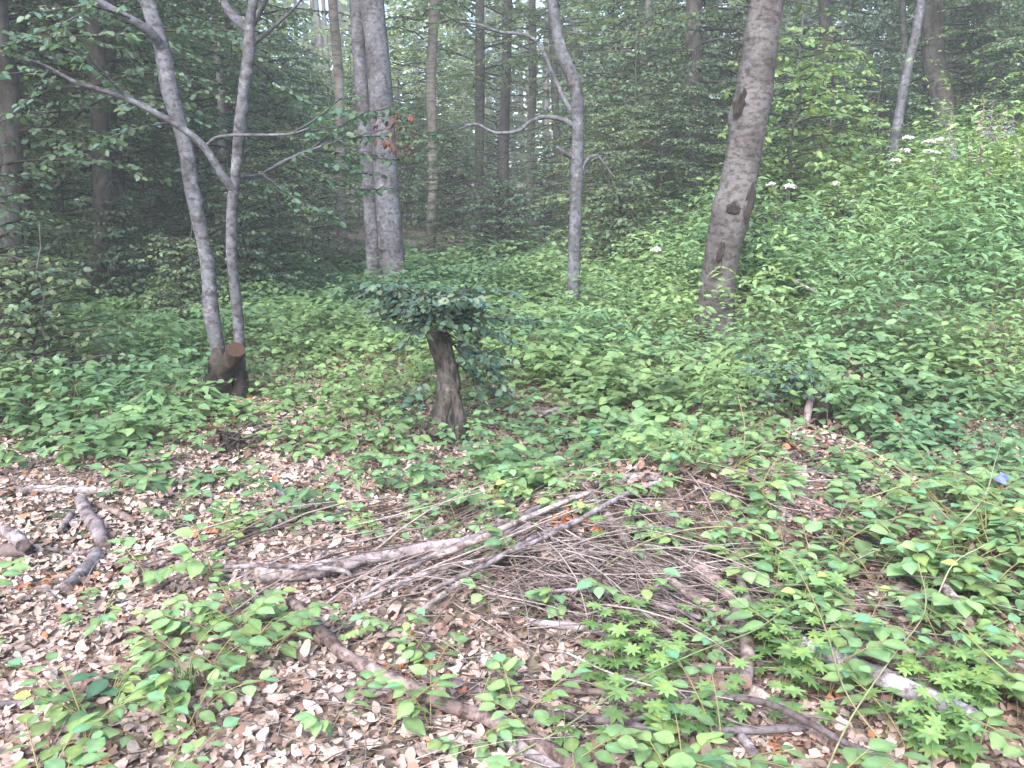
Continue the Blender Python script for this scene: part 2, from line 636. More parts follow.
def crown_data(name, seed, z0, z1, spread, nb, leaf, gap, twig, col, shape='beech', tp=T_MID, axis=None, wood=(.5, .47, .45), fill=.62):
    rg = np.random.default_rng(seed)
    lb, wb = Buf(), Buf()
    az = 0.0
    for k in range(nb):
        u = (k + rg.random()) / nb
        z = z0 + (z1 - z0) * u
        az += 2.4 + rg.normal(0, .35)
        if shape == 'fir':
            L = spread * (1 - u * .85) * rg.uniform(.75, 1.1)
            rise, drop = .02, .32
        elif shape == 'shrub':
            L = spread * (1 - .5 * u) * rg.uniform(.5, 1.1)
            rise, drop = .55, .35
        else:
            L = spread * (.45 + .75 * math.sin(math.pi * min(.95, u * .8 + .12))) * rg.uniform(.45, 1.1)
            rise, drop = .30, .34
        t = np.linspace(0, 1, 7)
        aa = az + np.cumsum(rg.normal(0, .12, 7))
        c0 = np.array([0, 0, z]) if axis is None else axis(z)
        st = L / 6
        xy = np.cumsum(np.stack([np.cos(aa), np.sin(aa)], 1) * st, 0)
        xy = np.vstack([[0, 0], xy[:-1]])
        path = np.concatenate([xy, (L * (rise * t - drop * t * t))[:, None]], 1) + c0
        path[1:, 2] += rg.normal(0, .03 * L / 2, 6)
        P, D, N, (tp0, td, tl) = spray(path, rg, leaf, twig * (.6 + .4 * L / spread), gap, .12 if shape != 'beech' else .18, .6, .25, fill)
        base = np.asarray(col) * rg.uniform(.8, 1.2)
        leaves(lb, tp, P, D, N, leaf * rg.uniform(.7, 1.15, len(P)), tints(rg, len(P), base))
        NL[name + str(seed)] = NL.get(name + str(seed), 0) + len(P)
        tube(wb, path, np.linspace(.008 + .008 * L, .004, 7), 4, .5, col=wood)
        sticks(wb, tp0, td, tl, np.full(len(tp0), .004), rg, .06, 3, 3, np.tile(np.asarray(wood) * .8, (len(tp0), 1)))
    return lb.mesh(name + "_crown", M_CROWN), wb.mesh(name + "_branches", M_BGBARK)


NL = {}
CR = {
    'tallA': crown_data('beech', 11, 2.2, 7.5, 2.7, 36, .10, .12, 1.05, G_MID),
    'tallB': crown_data('beech', 12, 3.0, 8, 2.8, 34, .10, .12, 1.05, G_BLUE),
    'lowA': crown_data('beech', 13, 1.2, 6.5, 2.6, 42, .095, .12, 1.0, G_BLUE),
    'young': crown_data('beech', 14, .4, 4.8, 1.7, 62, .08, .085, .65, G_MID),
    'youngB': crown_data('beech', 15, .3, 4.0, 1.5, 58, .08, .085, .62, G_BLUE),
    'fir': crown_data('fir', 16, 1.0, 9, 2.6, 85, .11, .12, .65, G_DARK, 'fir', T_MIDN, fill=.28),
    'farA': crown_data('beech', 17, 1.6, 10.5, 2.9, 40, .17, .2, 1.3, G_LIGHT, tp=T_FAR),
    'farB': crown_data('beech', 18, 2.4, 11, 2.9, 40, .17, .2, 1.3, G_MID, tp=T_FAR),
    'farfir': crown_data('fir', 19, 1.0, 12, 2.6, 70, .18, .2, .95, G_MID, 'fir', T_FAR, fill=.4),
    'shrub': crown_data('shrub', 20, .05, 1.5, 1.0, 56, .07, .07, .45, G_BLUE, 'shrub'),
    'shrubB': crown_data('shrub', 21, .05, 1.1, .8, 50, .065, .07, .4, G_MID, 'shrub'),
    'pale': crown_data('beech', 23, .3, 5.2, 2.0, 60, .10, .11, .8, (.18, .25, .13)),
    'brightshrub': crown_data('shrub', 24, .05, 1.2, .9, 50, .075, .075, .42, (.15, .235, .10), 'shrub'),
    'bright': crown_data('maple', 22, .5, 3.5, 1.15, 50, .11, .1, .55, (.18, .27, .11)),
}


def trunk_mesh(seed, H, r, mat, lean=0.25, sides=9, rough=.08):
    rg = np.random.default_rng(seed)
    n = 9
    z = np.linspace(-.2, H, n)
    xy = np.cumsum(rg.normal(0, lean / 4, (n, 2)), 0)
    xy -= xy[0]
    P = np.column_stack([xy, z])
    R = r * (1 - .75 * (z / H).clip(0, 1))
    R[0] *= 1.5
    b = Buf()
    tube(b, P, R, sides, .35, rough, seed)
    return b.mesh("trunk", mat)


TRK = [trunk_mesh(s, 15, .13, M_BGBARK) for s in (31, 32)] + [trunk_mesh(33, 15, .17, M_BGBARK), trunk_mesh(34, 15, .10, M_PALEBARK)]
TRK_S = [trunk_mesh(s, 4.2, .035, M_BGBARK, .2, 6) for s in (35, 36)]
TRK_B = [trunk_mesh(s, 1.4, .02, M_BGBARK, .15, 5) for s in (37, 38)]


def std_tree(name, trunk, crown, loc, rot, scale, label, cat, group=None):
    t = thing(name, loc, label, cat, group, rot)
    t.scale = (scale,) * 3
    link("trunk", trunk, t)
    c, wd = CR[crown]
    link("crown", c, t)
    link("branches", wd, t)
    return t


rr = random.Random(5)
# trunks that can be told apart, standing within the wood: px at base, px at picture top, distance, radius in px
HAND = [
    (10, 0, 11.0, 10, 'lowA', M_DARKBARK, "dark brown trunk at the left edge of the photo, of the wood"),
    (30, 20, 13.5, 5, 'tallA', M_DARKBARK, "thin dark trunk just right of the trunk at the photo's left edge"),
    (95, 98, 12.0, 9, 'lowA', M_DARKBARK, "left trunk of the close dark pair at left of the forked grey tree"),
    (119, 110, 13.2, 8, 'tallB', M_DARKBARK, "right trunk of the close dark pair at left of the forked grey tree"),
    (66, 60, 17.0, 4, 'farB', M_BGBARK, "slender trunk far back between the dark pair and the left edge trunk"),
    (224, 218, 19.0, 3.6, 'tallA', M_PALEBARK, "slim pale blotched trunk seen between the two stems of the forked grey tree"),
    (236, 229, 21.0, 4.5, 'farB', M_DARKBARK, "slim dark trunk close beside the pale blotched one"),
    (348, 331, 18.0, 5, 'tallB', M_PALEBARK, "slim pale brown trunk left of the thick twin grey trunks"),
    (429, 433, 20.0, 5, 'tallA', M_PALEBARK, "straight slim pale trunk just right of the thick twin grey trunks"),
    (478, 481, 24.0, 4.6, 'farA', M_BGBARK, "first thin straight trunk right of the slim pale trunk beside the twin trunks"),
    (504, 508, 27.0, 5, 'farA', M_BGBARK, "thin straight trunk far back midway between the twin trunks and the crooked grey tree"),
    (530, 533, 29.0, 4, 'farB', M_PALEBARK, "faint thin trunk far back just left of the crooked slim tree"),
    (556, 553, 25.0, 4, 'farB', M_BGBARK, "thin brown trunk directly behind the crooked slim tree"),
    (641, 650, 21.0, 4, 'farfir', M_BGBARK, "thin dim trunk between the crooked slim tree and the big leaning tree"),
    (690, 694, 18.0, 8, 'fir', M_DARKBARK, "dark conifer trunk just left of the big leaning tree"),
    (820, 826, 21.0, 7, 'fir', M_DARKBARK, "dark trunk high behind the bright green sapling"),
    (884, 903, 19.0, 3.5, 'tallB', M_BGBARK, "slim brownish trunk beside the thin leaning grey tree above the meadow"),
    (937, 930, 18.5, 11, 'fir', M_DARKBARK, "broad dark conifer trunk in the deep shade above the meadow"),
    (975, 985, 21.0, 8, 'farfir', M_DARKBARK, "dark trunk right of the broad conifer trunk above the meadow"),
    (165, 160, 15.5, 4, 'tallB', M_DARKBARK, "slender dark trunk behind the leaning left stem of the forked grey tree"),
]
for i, (px, pxt, Y, rpx, cr, mat, lab) in enumerate(HAND):
    b0 = base_at(px, Y)
    top = at(pxt, 0, Y)
    dz = top[2] - b0[2]
    slope = (top[0] - b0[0]) / dz
    zs = np.array([-.2, .15, .35 * dz, .7 * dz, dz, dz * 1.6, max(12, dz * 2.2)])
    r = rpx * Y / F
    rad = r * np.array([1.5, 1.15, 1, .95, .9, .7, .3])
    rg = np.random.default_rng(100 + i)
    P = np.column_stack([slope * zs * np.minimum(1, 1.0), rg.normal(0, .05, 7), zs])
    P[:, 0] += rg.normal(0, .03, 7) * (zs > 0)
    bb = Buf()
    tube(bb, P, rad, 12, .25, .09, i)
    t = thing("conifer_tree" if 'fir' in cr else "beech_tree", b0, lab, "tree", "trees standing inside the wood")
    link("trunk", bb.mesh("trunk", mat), t)
    c, wd = CR[cr]
    lift = rr.uniform(0.2, .8)
    if px in (937,):
        lift = .9
    if px in (348, 429, 224) or 470 < px < 570:
        lift = 2.6
    rz = rr.uniform(0, 6.28)
    for nm, dd in (("crown", c), ("branches", wd)):
        o = link(nm, dd, t, (0, 0, lift))
        o.rotation_euler = (0, 0, rz)

# trees farther in, alike from here
zone_txt = {0: "in the dark left side of the wood", 1: "in the misty middle of the wood", 2: "in the right side of the wood"}
placed = [(base_at(h[0], h[2])[0], h[2]) for h in HAND]


def zone(px):
    return 0 if px < 300 else (1 if px < 600 else 2)


def free(x, y, dmin):
    return all((x - a) ** 2 + (y - b) ** 2 > dmin ** 2 for a, b in placed)


cnt = 0
tries = 0
while cnt < 72 and tries < 9000:
    tries += 1
    y = 15 + 60 * rr.random() ** .8
    x = rr.uniform(-.8, .8) * y
    px = 512 + x / y * F
    if y < 21 and px > 260:
        continue
    if 285 < px < 640 and y < 68:
        continue
    if not free(x, y, 2.6):
        continue
    placed.append((x, y))
    z = zone(px)
    near = y < 27
    u = rr.random()
    fir = u < (.25 if z == 2 else .12)
    if near:
        cr = 'fir' if fir else rr.choice(['tallA', 'tallB', 'lowA'])
    else:
        cr = 'farfir' if fir else rr.choice(['farA', 'farB'])
    nm = "conifer_tree" if fir else "beech_tree"
    kind = "dark feathery conifer" if fir else ("slim leafy beech" if near else "hazy distant beech")
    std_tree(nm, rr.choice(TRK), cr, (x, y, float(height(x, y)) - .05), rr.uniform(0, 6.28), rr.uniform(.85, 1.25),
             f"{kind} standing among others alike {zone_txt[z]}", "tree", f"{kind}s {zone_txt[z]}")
    cnt += 1

# trees beside and behind the viewer, closing the clearing
for (x, y) in [(-9, 4), (-14, -10), (-4, -17), (12, -13), (13, -1), (-11.5, 8.5), (14, 7)]:
    std_tree("beech_tree", TRK[0], rr.choice(['farA', 'farB']), (x, y, float(height(x, y)) - .05), rr.uniform(0, 6), 1.1,
             "tall beech at the edge of the clearing outside the view", "tree", "beeches round the clearing")

# saplings and shrubs of the understorey
US = [
    (30, 7.2, 'shrubB', 1.0, "bluish green beech bush at the left edge beside the leaf litter", "shrub"),
    (-12, 8.2, 'shrub', 1.1, "dusky bush cut by the left edge behind the bluish beech bush", "shrub"),
    (110, 12.0, 'shrub', 1.0, "dark rounded bush below the close pair of dark trunks", "shrub"),
    (155, 13.4, 'youngB', .62, "bushy young beech behind the leaning grey stem", "sapling"),
    (185, 11.0, 'shrubB', 1.0, "green bush just left of the foot of the forked grey tree", "shrub"),
    (285, 14.0, 'young', .55, "young beech right of the forked grey tree, below the wood's light gap", "sapling"),
    (320, 17.0, 'youngB', .7, "young beech in front of the slim pale brown trunk", "sapling"),
    (455, 19.0, 'young', .62, "pale young beech between the twin trunks and the crooked tree", "sapling"),
    (500, 17.0, 'shrub', 1.2, "hazy bush at the middle of the wood's edge, left of the crooked tree", "shrub"),
    (545, 20.0, 'youngB', .7, "young beech just left of the crooked slim tree", "sapling"),
    (618, 15.0, 'shrubB', 1.5, "bush with bright leaves right of the crooked slim tree", "shrub"),
    (655, 16.0, 'young', .7, "young beech left of the big leaning tree", "sapling"),
    (630, 18.0, 'youngB', 1.1, "taller dim young beech behind the bushes left of the big leaning tree", "sapling"),
    (720, 19.0, 'young', 1.1, "young beech behind the big leaning trunk", "sapling"),
    (785, 14.0, 'bright', 1.0, "bright yellow green sapling right of the big leaning tree", "sapling"),
    (815, 16.0, 'bright', .9, "second bright green sapling behind the first, right of the leaning tree", "sapling"),
    (860, 16.5, 'youngB', .72, "greyish young beech above the white flowers", "sapling"),
    (760, 12.0, 'shrubB', 1.0, "leafy bush at the right foot of the big leaning tree", "shrub"),
    (1000, 17.5, 'young', .9, "pale leaved sapling behind the purple flowers at the right edge", "sapling"),
    (1050, 15.5, 'young', .8, "sapling reaching in over the purple flowers from the right edge", "sapling"),
    (835, 12.6, 'brightshrub', .9, "bright leafy herb bush on the bank right of the leaning tree", "shrub"),
    (770, 15.0, 'brightshrub', 1.3, "light green bush low between the leaning tree and the bright sapling", "shrub"),
    (985, 12.5, 'brightshrub', .8, "light green bush on the bank under the purple flowers", "shrub"),
    (870, 15.5, 'brightshrub', .9, "light green bush left of the thin leaning tree's foot", "shrub"),
    (640, 13.5, 'brightshrub', .8, "light green bush left of the big leaning tree's foot", "shrub"),
    (600, 17.0, 'pale', .6, "pale leafy sapling between the crooked and the big leaning tree", "sapling"),
    (70, 13.0, 'youngB', .9, "dusky young beech left of the close pair of dark trunks", "sapling"),
    (5, 12.5, 'young', 1.0, "dusky young beech beside the trunk at the left edge", "sapling"),
    (210, 16.0, 'youngB', 1.0, "dark young beech behind the forked grey tree", "sapling"),
    (250, 13.0, 'shrub', 1.1, "bush behind the right stem of the forked grey tree", "shrub"),
]
for i, (px, Y, cr, s, lab, cat) in enumerate(US):
    b0 = base_at(px, Y)
    placed.append((b0[0], Y))
    tm = TRK_B[i % 2] if 'shrub' in cr else TRK_S[i % 2]
    std_tree("shrub" if cat == "shrub" else "sapling", tm, cr, b0, rr.uniform(0, 6.28), s, lab, cat, "understorey bushes and saplings")
for i in range(150):
    for _ in range(60):
        y = 15 + 28 * rr.random()
        x = rr.uniform(-.75, .75) * y
        px = 512 + x / y * F
        if (y < 19 and px > 250) or (285 < px < 600 and (y < 27 or rr.random() < .5)):
            continue
        if free(x, y, 1.1):
            break
    placed.append((x, y))
    z = zone(px)
    cr = rr.choice(['young', 'youngB', 'shrub', 'shrubB']) if not 290 < px < 640 else rr.choice(['pale', 'pale', 'young', 'shrub'])
    sh = 'shrub' in cr
    s = rr.uniform(.8, 1.6) * (1.4 if sh else 1)
    kind = "low bush" if sh else "young leafy beech"
    std_tree("shrub" if sh else "sapling", (TRK_B if sh else TRK_S)[i % 2], cr, (x, y, float(height(x, y)) - .03), rr.uniform(0, 6.28), s,
             f"{kind} under the trees {zone_txt[z]}", "shrub" if sh else "sapling", f"{kind} thicket {zone_txt[z]}")

# far wood that reads as one mass
def woods():
    rg = np.random.default_rng(77)
    b = Buf()
    n = 42000
    ang = rg.uniform(-.95, .95, n)
    R = rg.uniform(72, 84, n)
    x, y = R * np.sin(ang), R * np.cos(ang)
    z = height(x, y) + rg.uniform(0, 24, n) ** 1.0 * (0.75 + .25 * np.sin(ang * 40)) 
    P = np.stack([x, y, z], 1)
    D = rg.normal(0, 1, (n, 3)) * [1, 1, .4]
    N = rg.normal(0, .5, (n, 3)) + [0, -.4, 1]
    leaves(b, T_FAR, P, D, N, rg.uniform(.6, 1.2, n), tints(rg, n, (.17, .235, .12)))
    for k in range(160):
        a = rg.uniform(-.95, .95)
        r_ = rg.uniform(70, 84)
        X, Y = r_ * math.sin(a), r_ * math.cos(a)
        g = float(height(X, Y))
        tube(b, [(X, Y, g - .5), (X + rg.normal(0, .4), Y, g + 10), (X + rg.normal(0, .6), Y, g + 22)], [.25, .2, .08], 5, 5, col=(.1, .09, .08))
    o = link("woods", b.mesh("woods", M_CROWN))
    tag(o, "far part of the wood seen as a green mass between the trunks", "woods", None, "stuff")


woods()

# ------------------------------------------------------------------ the trees one can tell apart in front
def px_tube(buf, base, pts, Y, rpx, sides=16, step=.06, rough=.1, seed=0, knots=0, col=(1, 1, 1), dY=None, capcol=None, nf=6.0):
    P = []
    R = []
    for k, (px, py) in enumerate(pts):
        y = Y if dY is None else Y + dY[k]
        P.append(at(px, py, y) - base)
        R.append(rpx[k] * y / F if not np.isscalar(rpx) else rpx * y / F)
    return tube(buf, P, R, sides, step, rough, seed, col, capcol, knots, nf)


def crown_on(root, base, paths, seed, leaf, col, gap=.12, twig=.5, mat=M_CROWN, tp=T_MID, wood=(.8, .8, .8), name="crown", start=.25, flat=.6, fill=.62, wr=.010):
    rg = np.random.default_rng(seed)
    lb, wb = Buf(), Buf()
    for p in paths:
        p = np.asarray(p, float) - base
        p, _ = smooth_path(p, np.ones(len(p)), .1)
        P, D, N, (a, d, l) = spray(p, rg, leaf, twig, gap, start, flat, .25, fill)
        leaves(lb, tp, P, D, N, leaf * rg.uniform(.65, 1.15, len(P)), tints(rg, len(P), np.asarray(col) * rg.uniform(.85, 1.15)))
        sticks(wb, a, d, l, np.full(len(a), .35 * wr), rg, .08, 4, 3, np.tile(np.asarray(wood) * .5, (len(a), 1)))
        tube(wb, p[::2] if len(p) > 4 else p, np.linspace(wr, wr * .4, len(p[::2] if len(p) > 4 else p)), 5, .1, col=np.asarray(wood) * .6)
    link(name, lb.mesh(name, mat), root)
    link("twigs", wb.mesh("twigs", M_BEECH), root)


def up_boughs(rg, base_xy, z0, z1, n, L, Y_bias=0):
    out = []
    for k in range(n):
        a = rg.uniform(0, 2 * np.pi)
        z = z0 + (z1 - z0) * (k + rg.random()) / n
        l = L * rg.uniform(.6, 1.1)
        t = np.linspace(0, 1, 5)
        out.append(np.stack([base_xy[0] + l * t * math.cos(a), base_xy[1] + l * t * math.sin(a), z + l * (.25 * t - .25 * t * t)], 1))
    return out


# -- forked grey tree at the left
Y = 7.0
B = base_at(228, Y)
t = thing("beech_tree", B, "slim grey tree forked at its gnarled foot, with a sawn bough stub", "tree")
b = Buf()
px_tube(b, B, [(228, 402), (222, 385), (218, 350), (211, 310), (207, 260), (194, 200), (186, 150), (170, 90), (162, 50), (152, 15), (143, -15), (120, -110), (100, -230)], Y,
        [12, 10, 7.5, 7.2, 7, 7, 7.3, 8, 7.4, 7, 6.8, 5.5, 3], 18, .04, .13, 3, 9, dY=[0, 0, .05, .1, .15, .2, .25, .3, .35, .4, .4, .5, .6])
px_tube(b, B, [(163, 48), (150, 32), (128, 18), (100, 2), (70, -20), (30, -60)], Y, [5, 4.5, 4, 3.5, 3, 2], 9, .05, .08, 4, 1, dY=[.33, .2, .1, 0, -.1, -.3])
link("trunk", b.mesh("trunk", M_BEECH), t)
b = Buf()
px_tube(b, B, [(232, 402), (238, 385), (240, 350), (236, 300), (232, 260), (232, 215), (236, 170), (240, 130), (243, 95), (249, 55), (250, 20), (256, -15), (270, -120), (280, -240)], Y,
        [11, 8, 5.6, 5.6, 5.2, 5.2, 5.3, 6, 5.2, 5.8, 4.6, 4, 3.2, 2], 18, .04, .14, 13, 10, dY=[0, 0, 0, 0, -.03, -.06, -.1, -.12, -.15, -.15, -.15, -.15, 0, 0])
px_tube(b, B, [(233, 188), (224, 178), (210, 155), (195, 138), (172, 122), (150, 110), (125, 98), (95, 88), (75, 82), (50, 68), (30, 60)], Y,
        [4.5, 4.5, 4, 3.6, 3.4, 3, 2.8, 2.4, 2, 1.6, 1], 10, .04, .1, 21, 2, dY=[-.1, -.15, -.2, -.25, -.3, -.35, -.4, -.4, -.45, -.5, -.6])
px_tube(b, B, [(250, 30), (240, 22), (228, 10), (222, -8), (218, -40)], Y, [4.5, 4.5, 4, 3.5, 2.5], 10, .04, .1, 22, 1)
px_tube(b, B, [(250, 30), (258, 15), (266, 0), (280, -30)], Y, [3, 2.8, 2.4, 1.5], 8, .05, .08, 23)
px_tube(b, B, [(252, 45), (270, 30), (290, 12), (310, -10)], Y, [2.2, 1.8, 1.5, 1], 7, .05, .05, 24)
px_tube(b, B, [(206, 145), (215, 138), (235, 135), (262, 135), (290, 134), (310, 128)], Y, [1.6, 1.6, 1.6, 1.5, 1.2, .8], 7, .05, .05, 25, dY=[-.2, -.2, -.25, -.3, -.4, -.5])
px_tube(b, B, [(234, 178), (245, 176), (262, 174), (280, 163), (310, 150), (350, 138), (390, 128)], Y, [1.8, 1.6, 1.6, 1.4, 1.3, 1, .6], 7, .05, .05, 26, dY=[0, 0, .1, .2, .3, .4, .5])
link("trunk", b.mesh("trunk", M_BEECH), t)
b = Buf()
px_tube(b, B, [(225, 404), (222, 388), (219, 370), (218, 358), (217, 348)], Y, [20, 16, 12, 8, 4], 28, .012, .32, 31, 7, nf=15, col=(.5, .46, .44), dY=[-.04] * 5)
px_tube(b, B, [(238, 404), (240, 388), (237, 372), (239, 354)], Y, [12, 9, 8, 5], 24, .012, .32, 32, 5, nf=15, col=(.5, .46, .44), dY=[-.06] * 4)
link("stool", b.mesh("stool", M_DARKBARK), t)
b = Buf()
px_tube(b, B, [(224, 380), (228, 366), (236, 350)], Y, [10, 9.5, 9.5], 26, .012, .18, 33, 0, nf=15, col=(.6, .5, .45), dY=[-.05, -.15, -.28], capcol=(.6, .5, .45))
o = link("bough_stub", b.mesh("bough_stub", M_DARKBARK), t)
b = Buf()
q0, q1 = at(236, 350, Y - .28) - B, at(236.4, 349, Y - .288) - B
tube(b, [q0 + (q1 - q0) * .2, q1], [.070, .066], 16, .02, .05, 3, col=(.05, .03, .024))
link("cut_face", b.mesh("cut_face", M_CUT), o)
rg = np.random.default_rng(41)
paths = [[at(280, 163, Y + .3), at(320, 180, Y + .45), at(370, 190, Y + .6), at(410, 185, Y + .6)], [at(310, 150, Y + .3), at(350, 120, Y + .4), at(390, 108, Y + .4), at(425, 110, Y + .4)],
         [at(310, 150, Y + .35), at(355, 155, Y + .5), at(400, 160, Y + .5), at(430, 150, Y + .5)], [at(262, 174, Y), at(290, 195, Y), at(330, 215, Y + .1)], [at(290, 134, Y - .4), at(330, 110, Y - .3), at(350, 85, Y - .2)],
         [at(100, 2, Y), at(60, 25, Y - .2), at(5, 45, Y - .3)], [at(50, 68, Y - .5), at(20, 110, Y - .6), at(-20, 130, Y - .6)], [at(172, 122, Y - .3), at(130, 130, Y - .4), at(80, 150, Y - .5)],
         [at(250, 60, Y), at(300, 100, Y + .2), at(340, 112, Y + .4), at(400, 118, Y + .5)],
         [at(262, 174, Y + .1), at(310, 150, Y + .3), at(350, 138, Y + .4), at(440, 135, Y + .5)],
         [at(300, 155, Y + .2), at(340, 170, Y + .3), at(380, 175, Y + .4)],
         [at(290, 134, Y - .4), at(320, 130, Y - .5), at(345, 125, Y - .5)],
         [at(125, 98, Y - .4), at(90, 60, Y - .5), at(40, 40, Y - .6)],
         [at(75, 82, Y - .4), at(40, 72, Y - .5), at(0, 75, Y - .7)],
         [at(130, 18, Y), at(90, 5, Y - .2), at(30, 15, Y - .4)]]
paths += up_boughs(rg, (B[0] - .5, Y + .3), 3.3, 6.0, 14, 1.6) + up_boughs(rg, (B[0] + .2, Y), 3.4, 6.2, 12, 1.4)
crown_on(t, B, paths, 42, .068, (.075, .135, .088), .075, .36, start=.1)
# withered red leaves
lb = Buf()
P = np.array([at(px + rg.normal(0, 3), py + rg.normal(0, 4), Y + .35) for px, py in [(397, 117), (413, 120), (376, 126), (390, 124), (400, 132), (410, 137), (388, 143), (395, 147), (412, 148), (383, 138)] for _ in range(6)]) - B
leaves(lb, T_LIT[1], P, rg.normal(0, .5, (len(P), 3)) + [0, 0, -1.2], rg.normal(0, 1, (len(P), 3)), rg.uniform(.03, .055, len(P)), tints(rg, len(P), (.10, .05, .04), .35))
link("withered_leaves", lb.mesh("withered_leaves", M_DEAD), t)
placed.append((B[0], Y))

# -- thick twin trunks
Y = 13.6
B = base_at(392, Y)
t = thing("beech_tree", B, "thick straight grey beech at centre, wider trunk of the close twins", "tree")
b = Buf()
px_tube(b, B, [(398, 325), (395, 295), (392, 260), (389, 220), (385, 160), (381, 100), (377, 50), (372, 0), (366, -70), (360, -200), (356, -420)], Y, [16, 13.5, 12.5, 12, 11.8, 11.5, 11.2, 10.8, 10, 8, 5], 22, .12, .06, 51, 4)
link("trunk", b.mesh("trunk", M_BEECH), t)
paths = up_boughs(rg, (B[0] - .3, Y), 4.6, 10, 26, 3.0)
crown_on(t, B, paths, 52, .085, G_MID, .18, .8)
B2 = base_at(372, Y + .35)
t = thing("beech_tree", B2, "narrow grey beech pressed against the left of the thick centre trunk", "tree")
b = Buf()
px_tube(b, B2, [(379, 322), (375, 290), (373, 250), (370, 200), (367, 150), (363, 100), (359, 50), (356, 0), (350, -80), (342, -260)], Y + .35, [9.5, 8, 7.2, 7, 7, 7, 6.6, 6.4, 5.5, 3], 16, .12, .06, 53, 3)
link("trunk", b.mesh("trunk", M_BEECH), t)
paths = up_boughs(rg, (B2[0] - .5, Y + .4), 4.8, 9, 16, 2.4)
crown_on(t, B2, paths, 54, .085, G_MID, .18, .7)

# -- crooked slim tree
Y = 11.0
B = base_at(573, Y)
t = thing("beech_tree", B, "crooked slim grey tree right of centre with thin bare wavy boughs", "tree")
b = Buf()
px_tube(b, B, [(573, 335), (573, 300), (574, 260), (575, 220), (577, 170), (578, 130), (577, 95), (570, 72), (561, 50), (556, 25), (552, 0), (546, -50), (538, -160), (530, -300)], Y,
        [8, 6.5, 6, 6, 6.2, 6, 6, 6.5, 6, 5, 5, 4.5, 3, 1.5], 16, .07, .12, 61, 8)
px_tube(b, B, [(575, 128), (568, 122), (556, 118), (542, 117), (530, 122), (520, 130), (508, 133), (492, 132), (482, 126), (472, 124), (458, 130)], Y, [2.6, 2.6, 2.4, 2.2, 2.1, 2, 1.8, 1.6, 1.4, 1.2, .8], 8, .05, .06, 62)
px_tube(b, B, [(576, 118), (565, 100), (553, 75), (545, 55), (535, 40), (520, 34), (500, 32), (480, 25), (460, 22)], Y, [2.6, 2.4, 2.2, 2, 1.9, 1.7, 1.5, 1.2, .8], 8, .05, .06, 63, dY=[0, .1, .2, .2, .3, .3, .3, .3, .3])
px_tube(b, B, [(580, 178), (584, 165), (590, 157), (597, 155), (605, 165), (615, 178)], Y, [2.4, 2.2, 1.8, 1.4, 1, .6], 8, .05, .06, 64)
px_tube(b, B, [(574, 157), (565, 153), (557, 147)], Y, [3, 2.6, 1.6], 8, .04, .1, 65, dY=[0, -.05, -.1])
link("trunk", b.mesh("trunk", M_BEECH), t)
paths = [[at(500, 32, Y), at(460, 25, Y), at(410, 22, Y + .2)], [at(552, 20, Y), at(590, 22, Y), at(630, 8, Y)], [at(540, 40, Y), at(505, 52, Y), at(470, 62, Y - .1)]]
paths += up_boughs(rg, (B[0] - .4, Y), 3.9, 7.5, 18, 1.7)
crown_on(t, B, paths, 66, .07, G_MID, .12, .35)

# -- big leaning tree
Y = 9.6
B = base_at(716, Y)
t = thing("beech_tree", B, "big grey brown tree leaning right, with dark bark scars, at the meadow's left edge", "tree")
b = Buf()
px_tube(b, B, [(713, 345), (716, 310), (719, 280), (723, 250), (731, 215), (739, 180), (746, 140), (753, 100), (758, 60), (764, 20), (768, -10), (780, -100), (792, -260), (800, -450)], Y,
        [24, 19, 17, 17.5, 18.5, 17, 17, 17.5, 16.5, 16.5, 16, 14, 9, 4], 26, .05, .07, 71, 6)
px_tube(b, B, [(764, 10), (740, -20), (700, -60), (640, -110)], Y, [8, 7, 5, 3], 10, .1, .08, 72)
px_tube(b, B, [(770, -10), (810, -50), (870, -90)], Y, [8, 6, 3], 10, .1, .08, 73)
tr = link("trunk", b.mesh("trunk", M_BIGBARK), t)
# dark scars: sunken wounds lipped with raised bark
def scar(px, py, wpx, hpx, lean, seed, Yf):
    bb = Buf()
    n = 18
    a = np.linspace(0, 2 * np.pi, n, endpoint=False)
    rg2 = np.random.default_rng(seed)
    rr_ = 1 + rg2.normal(0, .16, n)
    c = at(px, py, Yf) - B
    s = Yf / F
    rings = []
    for k, (f, off) in enumerate([(1.25, .012), (1.0, -.012), (.75, -.016), (.4, -.008)]):
        rings.append(np.stack([c[0] + (wpx * np.cos(a) * rr_ + lean * hpx * np.sin(a)) * s * f, np.full(n, c[1] + off), c[2] + hpx * np.sin(a) * rr_ * s * f], 1))
    V = np.concatenate(rings + [np.array([[c[0], c[1] - .004, c[2]]])])
    Q, T = [], []
    for r_ in range(3):
        for k in range(n):
            Q.append((r_ * n + k, r_ * n + (k + 1) % n, (r_ + 1) * n + (k + 1) % n, (r_ + 1) * n + k))
    for k in range(n):
        T.append((3 * n + k, 3 * n + (k + 1) % n, 4 * n))
    bb.add(V, Q=Q, T=T, C=(.4, .36, .34))
    link("bark_scar", bb.mesh("bark_scar", M_DARKBARK), tr)


scar(748, 205, 5, 16, .2, 1, Y - .165)
scar(734, 209, 6, 5, 0, 2, Y - .197)
scar(740, 103, 4, 12, .25, 3, Y - .155)
scar(721, 252, 3, 9, .1, 4, Y - .186)
paths = up_boughs(rg, (B[0] + .6, Y), 3.9, 8.5, 26, 2.6)
paths += [[at(764, 8, Y), at(720, 5, Y - .2), at(680, 22, Y - .3), at(640, 30, Y - .4)], [at(766, 0, Y), at(800, 2, Y), at(850, 18, Y + .2)]]
crown_on(t, B, paths, 75, .08, G_MID, .15, .6)

